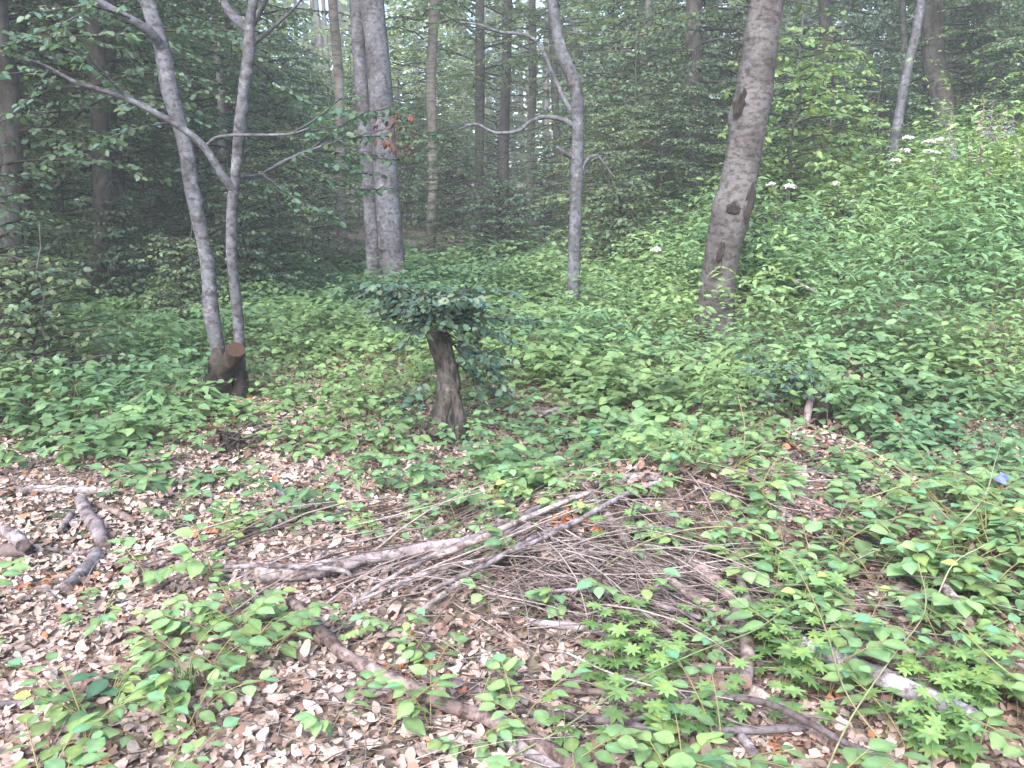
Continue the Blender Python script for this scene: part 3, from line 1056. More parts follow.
# -- thin leaning tree above the meadow
Y = 15.5
B = base_at(890, Y)
t = thing("young_tree", B, "thin grey tree leaning right above the white flowers at upper right", "tree")
b = Buf()
px_tube(b, B, [(888, 190), (893, 152), (899, 115), (906, 75), (913, 45), (919, 15), (924, -20), (930, -120)], Y, [5.5, 5, 4.8, 4.4, 4.2, 4, 3.8, 2], 10, .1, .08, 81, 2)
link("trunk", b.mesh("trunk", M_BEECH), t)
crown_on(t, B, up_boughs(rg, (B[0] + .6, Y), 4.9, 7.5, 12, 1.3), 82, .08, G_MID, .15, .5)

# -- pollarded stump with a mop of shoots
Y = 5.75
B = base_at(445, Y)
t = thing("pollard_stump", B, "short dark pollarded stump topped with a mop of bluish leaves, at centre", "tree stump")
b = Buf()
px_tube(b, B, [(443, 436), (445, 420), (448, 400), (449, 380), (444, 360), (440, 345), (437, 330), (437, 318)], Y, [17, 14.5, 12.5, 11.5, 11, 10.5, 10, 8], 40, .012, .2, 91, 14, nf=13)
px_tube(b, B, [(436, 434), (440, 420), (446, 402), (452, 392)], Y, [10, 8, 7, 4], 12, .02, .16, 92, 2, dY=[-.09, -.08, -.06, -.04])
px_tube(b, B, [(462, 436), (460, 420), (456, 400), (452, 385)], Y, [7, 6, 5, 3], 12, .02, .16, 93, 2, dY=[-.07, -.07, -.06, -.04])
link("trunk", b.mesh("trunk", bark_mat("stump_bark", (.085, .078, .075), (.022, .018, .015), (.24, .24, .225), 34, (1, 1, .35), 1.0, 5, .35)), t)
top = at(437, 322, Y)
paths = []
for k in range(60):
    a = rg.uniform(0, 2 * np.pi)
    L = rg.uniform(.12, .58)
    zz = rg.uniform(-.03, .10)
    up_ = rg.uniform(.25, .9)
    tt = np.linspace(0, 1, 5)
    paths.append(np.stack([top[0] + L * tt * math.cos(a), top[1] + L * .8 * tt * math.sin(a), top[2] + zz + L * (up_ * tt - .5 * tt * tt)], 1))
for (pa, pb, pc, dy) in [((455, 335), (475, 345), (505, 360), -.1), ((455, 340), (475, 362), (495, 385), -.1), ((455, 345), (472, 370), (480, 395), -.05), ((450, 335), (480, 355), (505, 380), .1),
                         ((445, 335), (462, 350), (478, 400), .05), ((455, 330), (490, 335), (520, 345), 0), ((450, 320), (490, 318), (545, 322), .1), ((425, 320), (400, 312), (370, 318), 0), ((430, 312), (405, 295), (385, 300), 0.1),
                         ((428, 378), (415, 390), (402, 402), -.1), ((432, 395), (418, 405), (408, 420), -.1), ((455, 345), (480, 365), (490, 350), -.2), ((460, 345), (490, 365), (512, 400), -.1), ((430, 318), (400, 325), (380, 322), -.1), ((452, 360), (480, 380), (500, 400), .1), ((420, 400), (400, 410), (385, 425), .1), ((425, 385), (398, 395), (380, 405), .15)]:
    paths.append([at(*pa, Y), at(*pb, Y + dy), at(*pc, Y + dy * 2)])
crown_on(t, B, paths, 94, .062, (.05, .088, .06), .032, .13, M_DARKLEAF, T_NEAR, start=.1, flat=.75, fill=.7, wr=.005)

# ------------------------------------------------------------------ cover map (share of ground under green), 64 px cells
ROWS = {
    256: [1] * 16,
    352: [1] * 16,
    416: [.8, .9, .95, .85, .85, .75, .6, .7, .7, .8, .85, .9, .9, 1, 1, 1],
    480: [.06, .15, .4, .45, .5, .7, .8, .85, .7, .5, .25, .25, .35, .7, .9, 1],
    544: [.04, .12, .22, .25, .2, .12, .05, .06, .15, .12, .2, .5, .85, 1, 1, 1.1],
    608: [.15, .15, .2, .5, .4, .2, .08, .15, .2, .06, .15, .4, .9, 1.1, 1.1, 1.2],
    672: [.05, .1, .4, .5, .35, .15, .08, .22, .25, .12, .15, .3, .7, .8, .9, 1.1],
    736: [.3, .45, .3, .35, .3, .35, .25, .35, .25, .18, .15, .25, .6, .8, 1, 1.2],
}
RY = np.array(sorted(ROWS))
RM = np.array([ROWS[k] for k in RY])


def cover(px, py):
    fx = np.clip(px / 64 - .5, 0, 14.999)
    ix = fx.astype(int)
    fx = fx - ix
    fy = np.interp(np.clip(py, 256, 736), RY, np.arange(len(RY)))
    iy = np.minimum(fy.astype(int), len(RY) - 2)
    fy = fy - iy
    return (RM[iy, ix] * (1 - fx) + RM[iy, ix + 1] * fx) * (1 - fy) + (RM[iy + 1, ix] * (1 - fx) + RM[iy + 1, ix + 1] * fx) * fy


def vnoise(x, y, s, seed):
    return np.array([mnoise.noise(Vector((a * s + seed, b_ * s, seed * 1.7))) for a, b_ in zip(x, y)])


# ------------------------------------------------------------------ undergrowth (beyond the first metres)
def undergrowth():
    rg = np.random.default_rng(200)
    buckets = {}
    n = 21000
    y = 4.0 + (21 - 4.0) * rg.random(n) ** .62
    x = rg.uniform(-.74, .74, n) * y
    P0 = np.stack([x, y, height(x, y)], 1)
    px, py = project(P0)
    cl = vnoise(x, y, .9, 3)
    keep = rg.random(n) < cover(px, py - 12) * (.9 + .5 * cl)
    for bx, by, rx, ry in [(base_at(445, 5.75)[0] * .94, 5.45, .17, .27), (base_at(228, 7)[0] * .95, 6.7, .2, .26), (ground(815, 430)[0] * .95, ground(815, 430)[1] - .3, .2, .4), (base_at(716, 9.6)[0] * .96, 9.2, .2, .3)]:
        keep &= ((x - bx) / rx) ** 2 + ((y - by) / ry) ** 2 > 1
    x, y, P0, px, cl = x[keep], y[keep], P0[keep], px[keep], cl[keep]
    n = len(x)
    meadow = ss(1.0, 3.5, x) * ss(7, 10, y)
    tall = .16 + .12 * ss(5, 8, y) + .14 * ss(8, 12, y) * ss(-3, 1, x) + .5 * meadow
    H = tall * rg.uniform(.5, 1.15, n) * np.clip(1 + .95 * cl, .35, 2) * np.where(rg.random(n) < .07, 1.7, 1) * 1.15
    hue = vnoise(x, y, .55, 9)
    hue2 = vnoise(x, y, 2.2, 19)
    spec_ = vnoise(x, y, .8, 71)
    lb, sb = Buf(), Buf()
    # stems
    D = np.stack([rg.normal(0, .22, n), rg.normal(0, .22, n), np.ones(n)], 1)
    near = y < 9
    sticks(sb, P0[near], D[near], H[near], np.full(near.sum(), .0022), rg, .1, 4, 3, np.tile([.14, .15, .06], (near.sum(), 1)))
    # leaves round each stem, in loose storeys
    for st in range(6):
        f = (st + .7) / 5.0
        zc = np.clip(f, 0, 1.05)
        a = rg.uniform(0, 2 * np.pi, n)
        r = rg.uniform(.03, .15, n) * (1 + .5 * meadow)
        pos = P0 + nrm(D) * (H * zc)[:, None]
        act = rg.random(n) < (.95 if st > 1 else .55)
        for k in range(3):   # trifoliate: middle, left, right
            aa = a + (k - 1) * 1.15 + rg.normal(0, .15, n)
            d = np.stack([np.cos(aa), np.sin(aa), rg.normal(-.05, .22, n)], 1)
            stalk = np.stack([np.cos(a), np.sin(a), np.full(n, .25)], 1) * r[:, None]
            p = pos + stalk + d * .012
            N = np.stack([rg.normal(0, .26, n), rg.normal(0, .26, n) - .1, np.ones(n)], 1)
            size = rg.uniform(.05, .10, n) * (1 + .55 * vnoise(x, y, 1.1, 55)) * (1 + .3 * ss(8, 14, y))
            base = np.array([.085, .155, .045])[None] * (1 - .0 * hue[:, None])
            warm = np.clip(.5 + hue[:, None] * 1.3 + rg.normal(0, .2, (n, 1)), 0, 1)
            colr = np.array([.078, .155, .08]) * (1 - warm) + np.array([.152, .24, .098]) * warm
            colr = colr * (1 - .35 * ss(3.5, -1.5, x + 3.5) * ss(4, 7, y))[:, None] if False else colr
            colr = colr * np.clip(1 + rg.normal(0, .15, (n, 1)) + .35 * hue2[:, None], .4, 1.7)
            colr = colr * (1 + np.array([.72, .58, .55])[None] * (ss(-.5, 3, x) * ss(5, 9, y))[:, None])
            act2 = act & (rg.random(n) < .92)
            narrow = ((meadow > .4) & (rg.random(n) < .55)) | ((spec_ > .24) & (rg.random(n) < .85))
            for tpn, msk in ((T_NEAR, act2 & (y < 6.0)), (T_MID, act2 & (y >= 6.0) & ~narrow), (T_MIDN, act2 & narrow & (y >= 6.0))):
                sz = size[msk] * (1.5 if tpn is T_MIDN else 1)
                leaves(lb, tpn, p[msk], d[msk], nrm(N[msk]), sz, colr[msk])
    o = link("undergrowth", lb.mesh("undergrowth", M_LEAF))
    tag(o, "dense knee high bramble and herb leaves covering the clearing floor", "undergrowth", None, "stuff")
    o2 = link("undergrowth_stems", sb.mesh("undergrowth_stems", M_STEM))
    tag(o2, "thin stems under the leafy ground cover", "undergrowth", None, "stuff")
    # forest-floor greenery further in
    n = 15000
    y = rg.uniform(18, 48, n)
    x = rg.uniform(-.75, .75, n) * y
    keep = (vnoise(x, y, .35, 5) > -.12)
    x, y = x[keep], y[keep]
    n = len(x)
    P = np.stack([x, y, height(x, y) + rg.uniform(.05, .5, n)], 1)
    lb = Buf()
    leaves(lb, T_FAR, P, np.stack([rg.normal(0, 1, n), rg.normal(0, 1, n), rg.normal(0, .2, n)], 1), nrm(np.stack([rg.normal(0, .35, n), rg.normal(0, .35, n), np.ones(n)], 1)),
           rg.uniform(.14, .26, n), tints(rg, n, (.08, .135, .045), .2))
    o = link("forest_floor_herbs", lb.mesh("forest_floor_herbs", M_LEAF))
    tag(o, "green herbs carpeting the floor deep inside the wood", "ground cover", None, "stuff")


undergrowth()

# ------------------------------------------------------------------ leaf litter
def litter():
    rg = np.random.default_rng(300)
    n = 98000
    y = 1.5 + 7.5 * rg.random(n) ** .8
    x = rg.uniform(-.72, .72, n) * (y + .3)
    z = height(x, y) + rg.random(n) ** 2 * .03 + .09 * rg.random(n) ** 2 * np.exp(-((x - .6) / .8) ** 2 - ((y - 3.8) / .7) ** 2)
    P = np.stack([x, y, z], 1)
    pal = np.array([(.37, .285, .26), (.43, .355, .33), (.25, .165, .135), (.14, .092, .075), (.27, .125, .07), (.32, .24, .21)])
    rust = vnoise(x, y, 1.6, 40)
    pick = rg.choice(6, n, p=[.34, .21, .15, .07, .02, .21])
    pick = np.where((rust > .36) & (rg.random(n) < .25), 4, pick)
    dull = ss(.1, .6, x) + 1.2 * np.exp(-((x - .5) / .7) ** 2 - ((y - 3.8) / .6) ** 2)         # darker leaves to the right; round the brush heap, shade of its gaps painted in
    pick = np.where((rg.random(n) < .35 * dull), 2 + (rg.random(n) < .45), pick)
    C = pal[pick] * np.clip(1 + rg.normal(0, .17, (n, 1)), .5, 1.5)
    D = np.stack([rg.normal(0, 1, n), rg.normal(0, 1, n), rg.normal(0, .3, n)], 1)
    N = nrm(np.stack([rg.normal(0, .26, n), rg.normal(0, .26, n), np.where(rg.random(n) < .5, 1, -1)], 1))
    S = rg.uniform(.024, .054, n) * rg.choice([.6, 1, 1.2], n)
    b = Buf()
    v = rg.integers(0, 6, n)
    for k in range(6):
        m = (v == k) & (y < 5.2)
        leaves(b, T_LIT[k], P[m], D[m], N[m], S[m], C[m])
    for k in range(3):
        m = (v // 2 == k) & (y >= 5.2)
        leaves(b, T_LITF[k], P[m], D[m], N[m], S[m] * 1.15, C[m])
    o = link("leaf_litter", b.mesh("leaf_litter", M_DEAD))
    tag(o, "dry curled tan and brown fallen leaves covering the ground", "leaf litter", None, "stuff")


litter()

# ------------------------------------------------------------------ twigs of the brush heap
def twigs():
    rg = np.random.default_rng(400)
    b = Buf()

    def batch(n, cpx, spx, lo, hi, ang, sang, rlo, rhi, lift, colA, colB, bend=.11, tilt=.1):
        for _ in range(1):
            px = rg.normal(cpx[0], spx[0], n)
            py = np.clip(rg.normal(cpx[1], spx[1], n), cpx[1] - 2.2 * spx[1], cpx[1] + 2.2 * spx[1])
            G = np.array([ground(a, c) for a, c in zip(px, py)])
            L = rg.uniform(lo, hi, n)
            th = np.radians(rg.normal(ang, sang, n))
            D = np.stack([np.cos(th), np.sin(th), rg.normal(0, tilt, n)], 1)
            P0 = G - D * (L / 2)[:, None]
            h0 = height(P0[:, 0], P0[:, 1])
            P1 = P0 + D * L[:, None]
            h1 = height(P1[:, 0], P1[:, 1])
            up = rg.random(n) * lift
            P0[:, 2] = h0 + .008 + up
            D = P1 - P0
            D[:, 2] = h1 - h0 + rg.normal(0, tilt, n) * L
            w_ = rg.random((n, 1))
            C = (np.array(colA) * w_ + np.array(colB) * (1 - w_)) * np.clip(1 + rg.normal(0, .25, (n, 1)), .4, 1.6)
            sticks(b, P0, D, L, rg.uniform(rlo, rhi, n), rg, bend, 6, 4, C, .6)

    gy, br = (.24, .21, .21), (.075, .05, .045)
    batch(130, (450, 560), (90, 22), .3, 1.1, 38, 20, .002, .006, .09, gy, br)       # fan of long twigs, left
    batch(230, (430, 520), (55, 12), .1, .35, 20, 45, .001, .003, .05, br, (.08, .06, .05))
    batch(330, (615, 596), (70, 28), .15, .7, -15, 32, .0015, .0045, .14, br, gy)
    batch(170, (600, 622), (60, 18), .1, .5, -8, 40, .0015, .004, .10, gy, br)
    batch(220, (680, 560), (70, 34), .15, .6, -40, 40, .0015, .0045, .12, gy, br)
    batch(70, (590, 495), (60, 14), .15, .6, 25, 30, .002, .005, .05, gy, br)
    batch(230, (800, 620), (110, 60), .2, .7, -35, 25, .0015, .005, .08, gy, br)
    batch(260, (560, 715), (160, 35), .12, .5, -15, 40, .001, .0035, .03, gy, br)
    batch(420, (350, 650), (180, 60), .08, .3, 10, 60, .001, .0025, .02, gy, br)
    batch(200, (60, 480), (80, 14), .1, .4, 10, 40, .001, .003, .05, gy, br)
    batch(350, (120, 600), (130, 70), .05, .25, 10, 60, .001, .0022, .02, gy, br)
    batch(120, (530, 450), (60, 20), .15, .5, 10, 40, .001, .004, .05, gy, br)
    batch(160, (780, 480), (60, 22), .15, .5, 10, 50, .001, .004, .06, gy, br)
    batch(140, (230, 440), (30, 12), .08, .22, 60, 50, .0015, .003, .10, br, (.08, .06, .05), tilt=.6)
    o = link("twig_litter", b.mesh("twig_litter", M_TWIG))
    tag(o, "tangled heap of thin grey brown twigs and brushwood", "twigs", None, "stuff")


twigs()

# ------------------------------------------------------------------ branches lying about, each a thing
def fallen(pts, rpx, label, mat=M_DEADWOOD, col=(1, 1, 1), lift=.02, name="fallen_branch", cat="branch", knots=2, cap=(.85, .76, .68), side=(), lifts=None, group="fallen branches on the clearing floor", sides=10):
    W = []
    for k, (px, py) in enumerate(pts):
        lf = lift if lifts is None else lifts[k]
        W.append(ground(px, py, lf))
    W = np.array(W)
    rp = np.interp(np.linspace(0, 1, len(pts)), np.linspace(0, 1, len(rpx)), rpx)
    R = np.array([r * np.linalg.norm(p - CAM) / F for r, p in zip(rp, W)])
    base = W[len(W) // 2].copy()
    b = Buf()
    sd_ = abs(hash(label)) % 997 if False else sum(map(ord, label)) % 997
    tube(b, W - base, R, sides, .03, .16, sd_, col, tuple(np.asarray(cap) * np.asarray(col)), knots, nfreq=14)
    root = link(name, b.mesh(name, mat), None, base)
    tag(root, label, cat, group)
    for sp, sr in side:
        Ws = np.array([ground(px, py, lf) for px, py, lf in sp]) - base
        bb = Buf()
        tube(bb, Ws, [r * 3.2 / F for r in np.interp(np.linspace(0, 1, len(sp)), np.linspace(0, 1, len(sr)), sr)], 7, .03, .12, sd_ + 1, col)
        link("side_branch", bb.mesh("side_branch", mat), root)
    return root


PALE, GREY, BRN, RED, DRK = (1.35, 1.32, 1.32), (.95, .93, .98), (.75, .62, .56), (.85, .55, .47), (.5, .46, .48)
fallen([(257, 576), (275, 573), (310, 571), (350, 562)], [8, 8.5, 7], "thick pale peeled log end with a round tip left of the brush heap", col=(1.7, 1.68, 1.7), lift=.06, name="fallen_log", cat="log", sides=14)
fallen([(340, 566), (380, 556), (430, 549), (480, 540), (530, 527)], [6, 7.5, 5], "thick grey log under the long sticks in the middle of the brush heap", col=(1.1, 1.05, 1.08), lift=.09, name="fallen_log", cat="log", sides=14)
fallen([(225, 567), (280, 566), (340, 570), (352, 577)], [2, 2.6, 2], "thin grey stick lying across the pale peeled log end", col=GREY, lift=.10)
fallen([(345, 612), (375, 588), (420, 562), (480, 535), (540, 508), (600, 490)], [1.5, 3, 3], "long grey stick sweeping from the heap's left foot up to the right", col=GREY, lift=.12, lifts=[.02, .08, .12, .12, .10, .05])
fallen([(360, 600), (430, 572), (500, 555), (560, 530), (630, 492), (660, 482)], [1.5, 2.5, 2.5], "long thin stick below the first in the fan of sticks", col=GREY, lift=.14)
fallen([(430, 590), (480, 568), (530, 540), (590, 515)], [2, 3, 2], "straight brownish stick in the lower part of the fan of sticks", col=GREY, lift=.14)
fallen([(436, 557), (470, 543), (500, 530), (540, 512), (590, 492)], [3.5, 3.5, 2], "pale broken stick with a white tip on top of the fan of sticks", col=(1.5, 1.42, 1.38), lift=.14)
fallen([(415, 615), (450, 590), (470, 575), (500, 555)], [3.5, 3, 2.5], "pale stick poking out of the heap's lower edge towards the litter", col=PALE, lift=.06)
fallen([(520, 500), (560, 492), (600, 482), (645, 476), (665, 478)], [3.5, 4.5, 4], "pale curved branch along the top edge of the brush heap", col=PALE, lift=.04)
fallen([(455, 500), (500, 502), (550, 496), (565, 488)], [1.5, 2.5, 2.5], "thin curving stick joining the pale curved branch from the left", col=GREY, lift=.05)
fallen([(607, 516), (625, 540), (650, 565), (680, 588), (712, 607), (735, 625)], [5, 5, 5], "scaly brown branch running down right from the orange dead leaves", col=(.95, .85, .78), lift=.10, knots=5)
fallen([(690, 560), (715, 580), (735, 605), (745, 630), (748, 655), (745, 682)], [6, 6.5, 6.5], "thick bent branch with a red brown patch going down to the split log", col=(1.0, .86, .8), lift=.10, knots=5)
fallen([(735, 560), (742, 585), (750, 610)], [4, 4.5, 4], "short upright leaning piece of branch beside the bent thick one", col=(.95, .9, .86), lift=.12)
fallen([(750, 690), (775, 707), (800, 722), (832, 742)], [7, 8, 7], "split pale log with orange torn wood at lower centre right", col=(1.45, 1.25, 1.1), lift=.03, name="fallen_log", cat="log", sides=14)
fallen([(290, 600), (318, 628), (345, 655), (378, 672), (410, 688), (445, 704), (490, 720), (530, 740), (575, 765), (620, 800)], [5, 6, 7, 7.5, 9], "long reddish grey branch crossing the leaf litter to the bottom centre", col=(.9, .76, .74), lift=.06, knots=5,
       side=[([(402, 690, .03), (370, 694, .02), (340, 698, .02), (315, 703, .02)], [5, 4.5, 4.5])])
fallen([(418, 668), (432, 680), (460, 684), (490, 695), (515, 710), (560, 716), (615, 721)], [4, 4, 4.5], "dark wavy stick just above the long reddish branch", col=DRK, lift=.03)
fallen([(630, 722), (655, 712), (690, 701), (735, 698), (775, 706), (815, 726), (850, 745), (900, 762)], [3, 3.5, 3], "dark thin stick arching over the woodruff at lower centre", col=DRK, lift=.12, lifts=[.03, .08, .12, .14, .14, .10, .06, .03])
fallen([(625, 720), (650, 730), (700, 731), (750, 730), (810, 727)], [4, 4, 3.5], "dark grey stick lying straight below the arching one", col=(.6, .58, .64), lift=.05)
fallen([(555, 690), (600, 692), (640, 695), (680, 697), (720, 712), (760, 722)], [3, 4, 3], "brown stick behind the dark arching stick", col=BRN, lift=.04)
fallen([(500, 735), (520, 745), (560, 768), (585, 790)], [7, 8, 8], "grey log end entering at the bottom edge under the pale green leaves", col=GREY, lift=.03)
fallen([(565, 560), (585, 555), (615, 553)], [3, 3, 2.5], "short light stick in the dark middle of the heap", col=PALE, lift=.10)
fallen([(530, 622), (570, 626), (600, 632), (635, 652)], [3.5, 4, 3], "forked pale stick in front of the heap with a side twig", col=PALE, lift=.05, side=[([(575, 627, .05), (563, 615, .08), (555, 603, .12)], [2.5, 1.5])])
fallen([(530, 596), (580, 590), (640, 600), (700, 618)], [2, 2.5, 2], "thin grey stick across the front of the heap", col=GREY, lift=.10)
fallen([(610, 592), (650, 596), (690, 610)], [6, 7, 6], "rotten brown log piece lying in the heap", col=BRN, lift=.06, name="fallen_log", cat="log")
fallen([(768, 622), (800, 642), (850, 664), (905, 688), (945, 705), (978, 722)], [7, 8.5, 9], "long bluish grey lichen covered log at lower right", col=(1.45, 1.47, 1.65), lift=.10, name="fallen_log", cat="log", sides=14, knots=4)
fallen([(900, 590), (925, 612), (955, 635), (985, 662), (1030, 700)], [8, 9, 9], "dark brown log behind the bluish one near the right edge", col=(.65, .56, .52), lift=.06, name="fallen_log", cat="log", sides=14, knots=4)
fallen([(945, 588), (958, 605), (968, 624)], [4, 5, 5], "broken grey stick end standing over the dark brown log", col=PALE, lift=.14)
fallen([(850, 645), (900, 668), (950, 690)], [5, 6, 5], "brown stick wedged above the bluish log", col=BRN, lift=.08)
fallen([(930, 560), (975, 578), (1030, 600)], [5, 6, 6], "dark half buried branch at the right edge below the blue scrap", col=DRK, lift=.05)
fallen([(81, 500), (88, 515), (98, 530), (104, 545)], [5.5, 6.5, 6.5], "short grey barked log with a sawn end on the left litter", col=(.9, .86, .92), lift=.04, name="fallen_log", cat="log", sides=14, knots=3)
fallen([(97, 553), (90, 566), (78, 578), (66, 590)], [6.5, 7, 6.5], "grey blotched log below the sawn log on the left litter", col=(.85, .84, .92), lift=.02, name="fallen_log", cat="log", sides=14)
fallen([(-30, 556), (0, 553), (18, 549), (30, 552)], [7, 7, 6], "dark broken log at the left edge", col=(.6, .52, .5), lift=.03, name="fallen_log", cat="log", sides=14)
fallen([(5, 530), (14, 535), (23, 545)], [5, 6, 6], "grey stub resting on the dark broken log at the left edge", col=GREY, lift=.10)
fallen([(18, 492), (40, 489), (70, 490), (112, 492)], [3, 4, 4], "pale weathered branch above the sawn log at left", col=PALE, lift=.03)
fallen([(96, 504), (112, 510), (126, 517), (137, 523)], [2.5, 3.5, 3], "short brown stick right of the sawn log", col=BRN, lift=.03)
fallen([(72, 513), (66, 522), (60, 530)], [3, 3, 2.5], "short grey stick left of the sawn log", col=GREY, lift=.03)
fallen([(45, 548), (80, 553), (110, 550)], [1.5, 1.8, 1.2], "thin dark twig between the sawn log and the blotched log", col=DRK, lift=.03)
fallen([(150, 592), (185, 575), (225, 566)], [2, 2.5, 2], "thin branch rising from the litter towards the peeled log end", col=BRN, lift=.03)
fallen([(-20, 706), (20, 704), (60, 703), (100, 697)], [3.5, 4, 3], "dark stick at the left edge near the bottom", col=DRK, lift=.02)
fallen([(180, 722), (205, 714), (228, 706)], [3.5, 4, 3], "short dark grey stick under the grass tuft", col=DRK, lift=.02)
fallen([(277, 487), (284, 497), (292, 508)], [2.5, 3, 2.5], "short grey stick standing in the litter left of the stump", col=GREY, lift=.06)
fallen([(540, 415), (560, 408), (580, 402)], [2, 2.5, 2], "pale stick in the green behind the stump's right side", col=PALE, lift=.10)
fallen([(515, 418), (545, 412), (570, 420)], [4, 5, 4], "dark old branch right of the pollarded stump", col=BRN, lift=.05)
fallen([(620, 722), (600, 735), (560, 752)], [2, 2, 2], "thin stick at the bottom centre beside the log end", col=BRN, lift=.03)
fallen([(740, 735), (755, 755), (762, 790)], [4, 5, 5], "grey stick end at the bottom edge below the arching stick", col=GREY, lift=.03)
# dead pale stick in the herbs right of the leaning tree
fallen([(765, 262), (785, 275), (800, 284), (818, 293)], [1.2, 1.6, 1.4], "bleached dead stick poking from the herbs right of the leaning tree", col=(1.6, 1.5, 1.5), lift=.55)

# low rotten stump in the green at right
B = ground(820, 424)
t = thing("rotten_stump", B, "low rotten dark stump with a pale split edge in the brambles at right", "tree stump")
b = Buf()
Yb = B[1]
px_tube(b, B, [(818, 432), (819, 418), (817, 402), (820, 392)], Yb, [15, 13, 12, 9], 16, .02, .3, 121, 4, col=(.5, .4, .36))
link("stump_body", b.mesh("stump_body", M_DARKBARK), t)
b = Buf()
px_tube(b, B, [(806, 428), (808, 412), (810, 400), (808, 392)], Yb, [3, 4, 3.5, 2], 8, .02, .3, 122, 1, col=(1.3, 1.2, 1.25), dY=[-.12] * 4)
link("split_edge", b.mesh("split_edge", M_DEADWOOD), t)
paths = [[at(815, 395, Yb), at(800 + dx, 380 + dz, Yb - .1), at(790 + 2 * dx, 385 + 2 * dz, Yb - .2)] for dx, dz in [(-15, -5), (-20, 5), (-8, -12), (5, -15), (-25, -8), (-10, 10), (12, -6), (-18, 12), (-3, 0), (-22, -15)]]
crown_on(t, B, paths, 125, .055, (.05, .09, .062), .04, .12, M_DARKLEAF, T_NEAR, start=.2, flat=.7, fill=.7, wr=.004)
# upturned root lump left of centre
B = ground(232, 452)
t = thing("root_lump", B, "small tangled lump of old roots below the forked grey tree", "roots")
b = Buf()
rg = np.random.default_rng(131)
for k in range(26):
    a = rg.uniform(0, 2 * np.pi)
    r_ = rg.uniform(.03, .16)
    p0 = np.array([math.cos(a) * r_, math.sin(a) * r_ * .5, -.02])
    p1 = p0 * .5 + [rg.normal(0, .03), rg.normal(0, .03), rg.uniform(.06, .14)]
    p2 = p1 + [rg.normal(0, .06), rg.normal(0, .05), rg.uniform(-.05, .06)]
    tube(b, [p0, p1, p2], [.012, .009, .005], 6, .03, .2, k, col=tuple(np.array([.9, .8, .76]) * rg.uniform(.5, 1.4)))
link("roots", b.mesh("roots", M_DARKBARK), t)

# ------------------------------------------------------------------ seedlings in front: one thing each
def seedling_data(seed, nst, L, leaf, nl, col, wid=1.0, tp=T_NEAR):
    rg = np.random.default_rng(seed)
    lb, sb = Buf(), Buf()
    for s in range(nst):
        a = rg.uniform(0, 2 * np.pi)
        l = L * rg.uniform(.7, 1.15)
        out = rg.uniform(.35, .9)
        t_ = np.linspace(0, 1, 6)
        pth = np.stack([np.cos(a) * l * out * t_ ** 1.5, np.sin(a) * l * out * t_ ** 1.5, l * (t_ * 1.0 - .35 * out * t_ ** 2.2) * .9], 1)
        tube(sb, pth, np.linspace(.0024, .0012, 6), 5, .03, col=(.17, .15, .07))
        sp, _ = smooth_path(pth, np.ones(6), .01)
        for k in range(nl):
            u = .38 + .62 * (k + .5 * rg.random()) / nl
            p = sp[int(u * (len(sp) - 1))]
            side = 1 if k % 2 else -1
            aa = a + side * math.radians(rg.uniform(45, 95)) * (1 - .5 * u) + rg.normal(0, .1)
            d = np.array([math.cos(aa), math.sin(aa), rg.normal(.0, .15)])
            st = p + d * .015
            tube(sb, [p, st + [0, 0, .003]], [.001, .0009], 3, .02, col=(.15, .17, .06))
            sz = leaf * rg.uniform(.6, 1.15) * (1 if u < .9 else .8)
            c = tints(rg, 1, np.asarray(col) * (1 + .35 * (u - .6)), .12, .06)
            leaves(lb, tp, st[None], d[None], nrm(np.array([[rg.normal(0, .22), rg.normal(0, .22) - .1, 1]])), [sz], c, wid)
        d = np.array([math.cos(a), math.sin(a), .1])
        leaves(lb, tp, pth[-1][None], d[None], nrm(np.array([[rg.normal(0, .2), rg.normal(0, .2), 1]])), [leaf * .9], tints(rg, 1, np.asarray(col) * 1.1), wid)
    return sb.mesh("stem", M_STEM), lb.mesh("foliage", M_SEED)


LG = (.185, .285, .12)
MG = (.14, .235, .105)
DG = (.07, .15, .085)
SV = [seedling_data(500 + i, *a) for i, a in enumerate([
    (2, .22, .062, 6, LG), (3, .20, .058, 6, MG), (1, .25, .07, 8, LG), (2, .16, .055, 5, MG), (3, .24, .06, 7, LG),
    (2, .20, .07, 5, MG), (2, .14, .07, 3, DG), (4, .25, .055, 6, MG, 1.0), (2, .28, .065, 9, MG, 1.05), (3, .18, .05, 6, LG, 1.1)])]
protos = []
for i, (sm, lm) in enumerate(SV):
    protos.append((sm, lm))
ZL = [
    (lambda px, py: px < 235 and py < 640, "young green seedling on the open leaf litter at left", "seedlings on the left litter"),
    (lambda px, py: px < 235, "low seedling near the bottom left corner", "seedlings at bottom left"),
    (lambda px, py: px < 420 and py > 575, "light green seedling beside the long reddish branch", "seedlings beside the long reddish branch"),
    (lambda px, py: px < 420, "seedling in the green patch left of the brush heap", "seedlings left of the brush heap"),
    (lambda px, py: px < 660 and py < 520, "broad leaved seedling between the pollarded stump and the brush heap", "seedlings between stump and brush heap"),
    (lambda px, py: px < 660 and py < 640, "seedling growing through the brush heap", "seedlings in the brush heap"),
    (lambda px, py: px < 740, "seedling at the bottom centre among dark sticks", "seedlings at the bottom centre"),
    (lambda px, py: py > 640, "seedling among the logs at lower right", "seedlings among the lower right logs"),
    (lambda px, py: True, "bramble shoot in the dense green right of the brush heap", "bramble shoots right of the brush heap"),
]


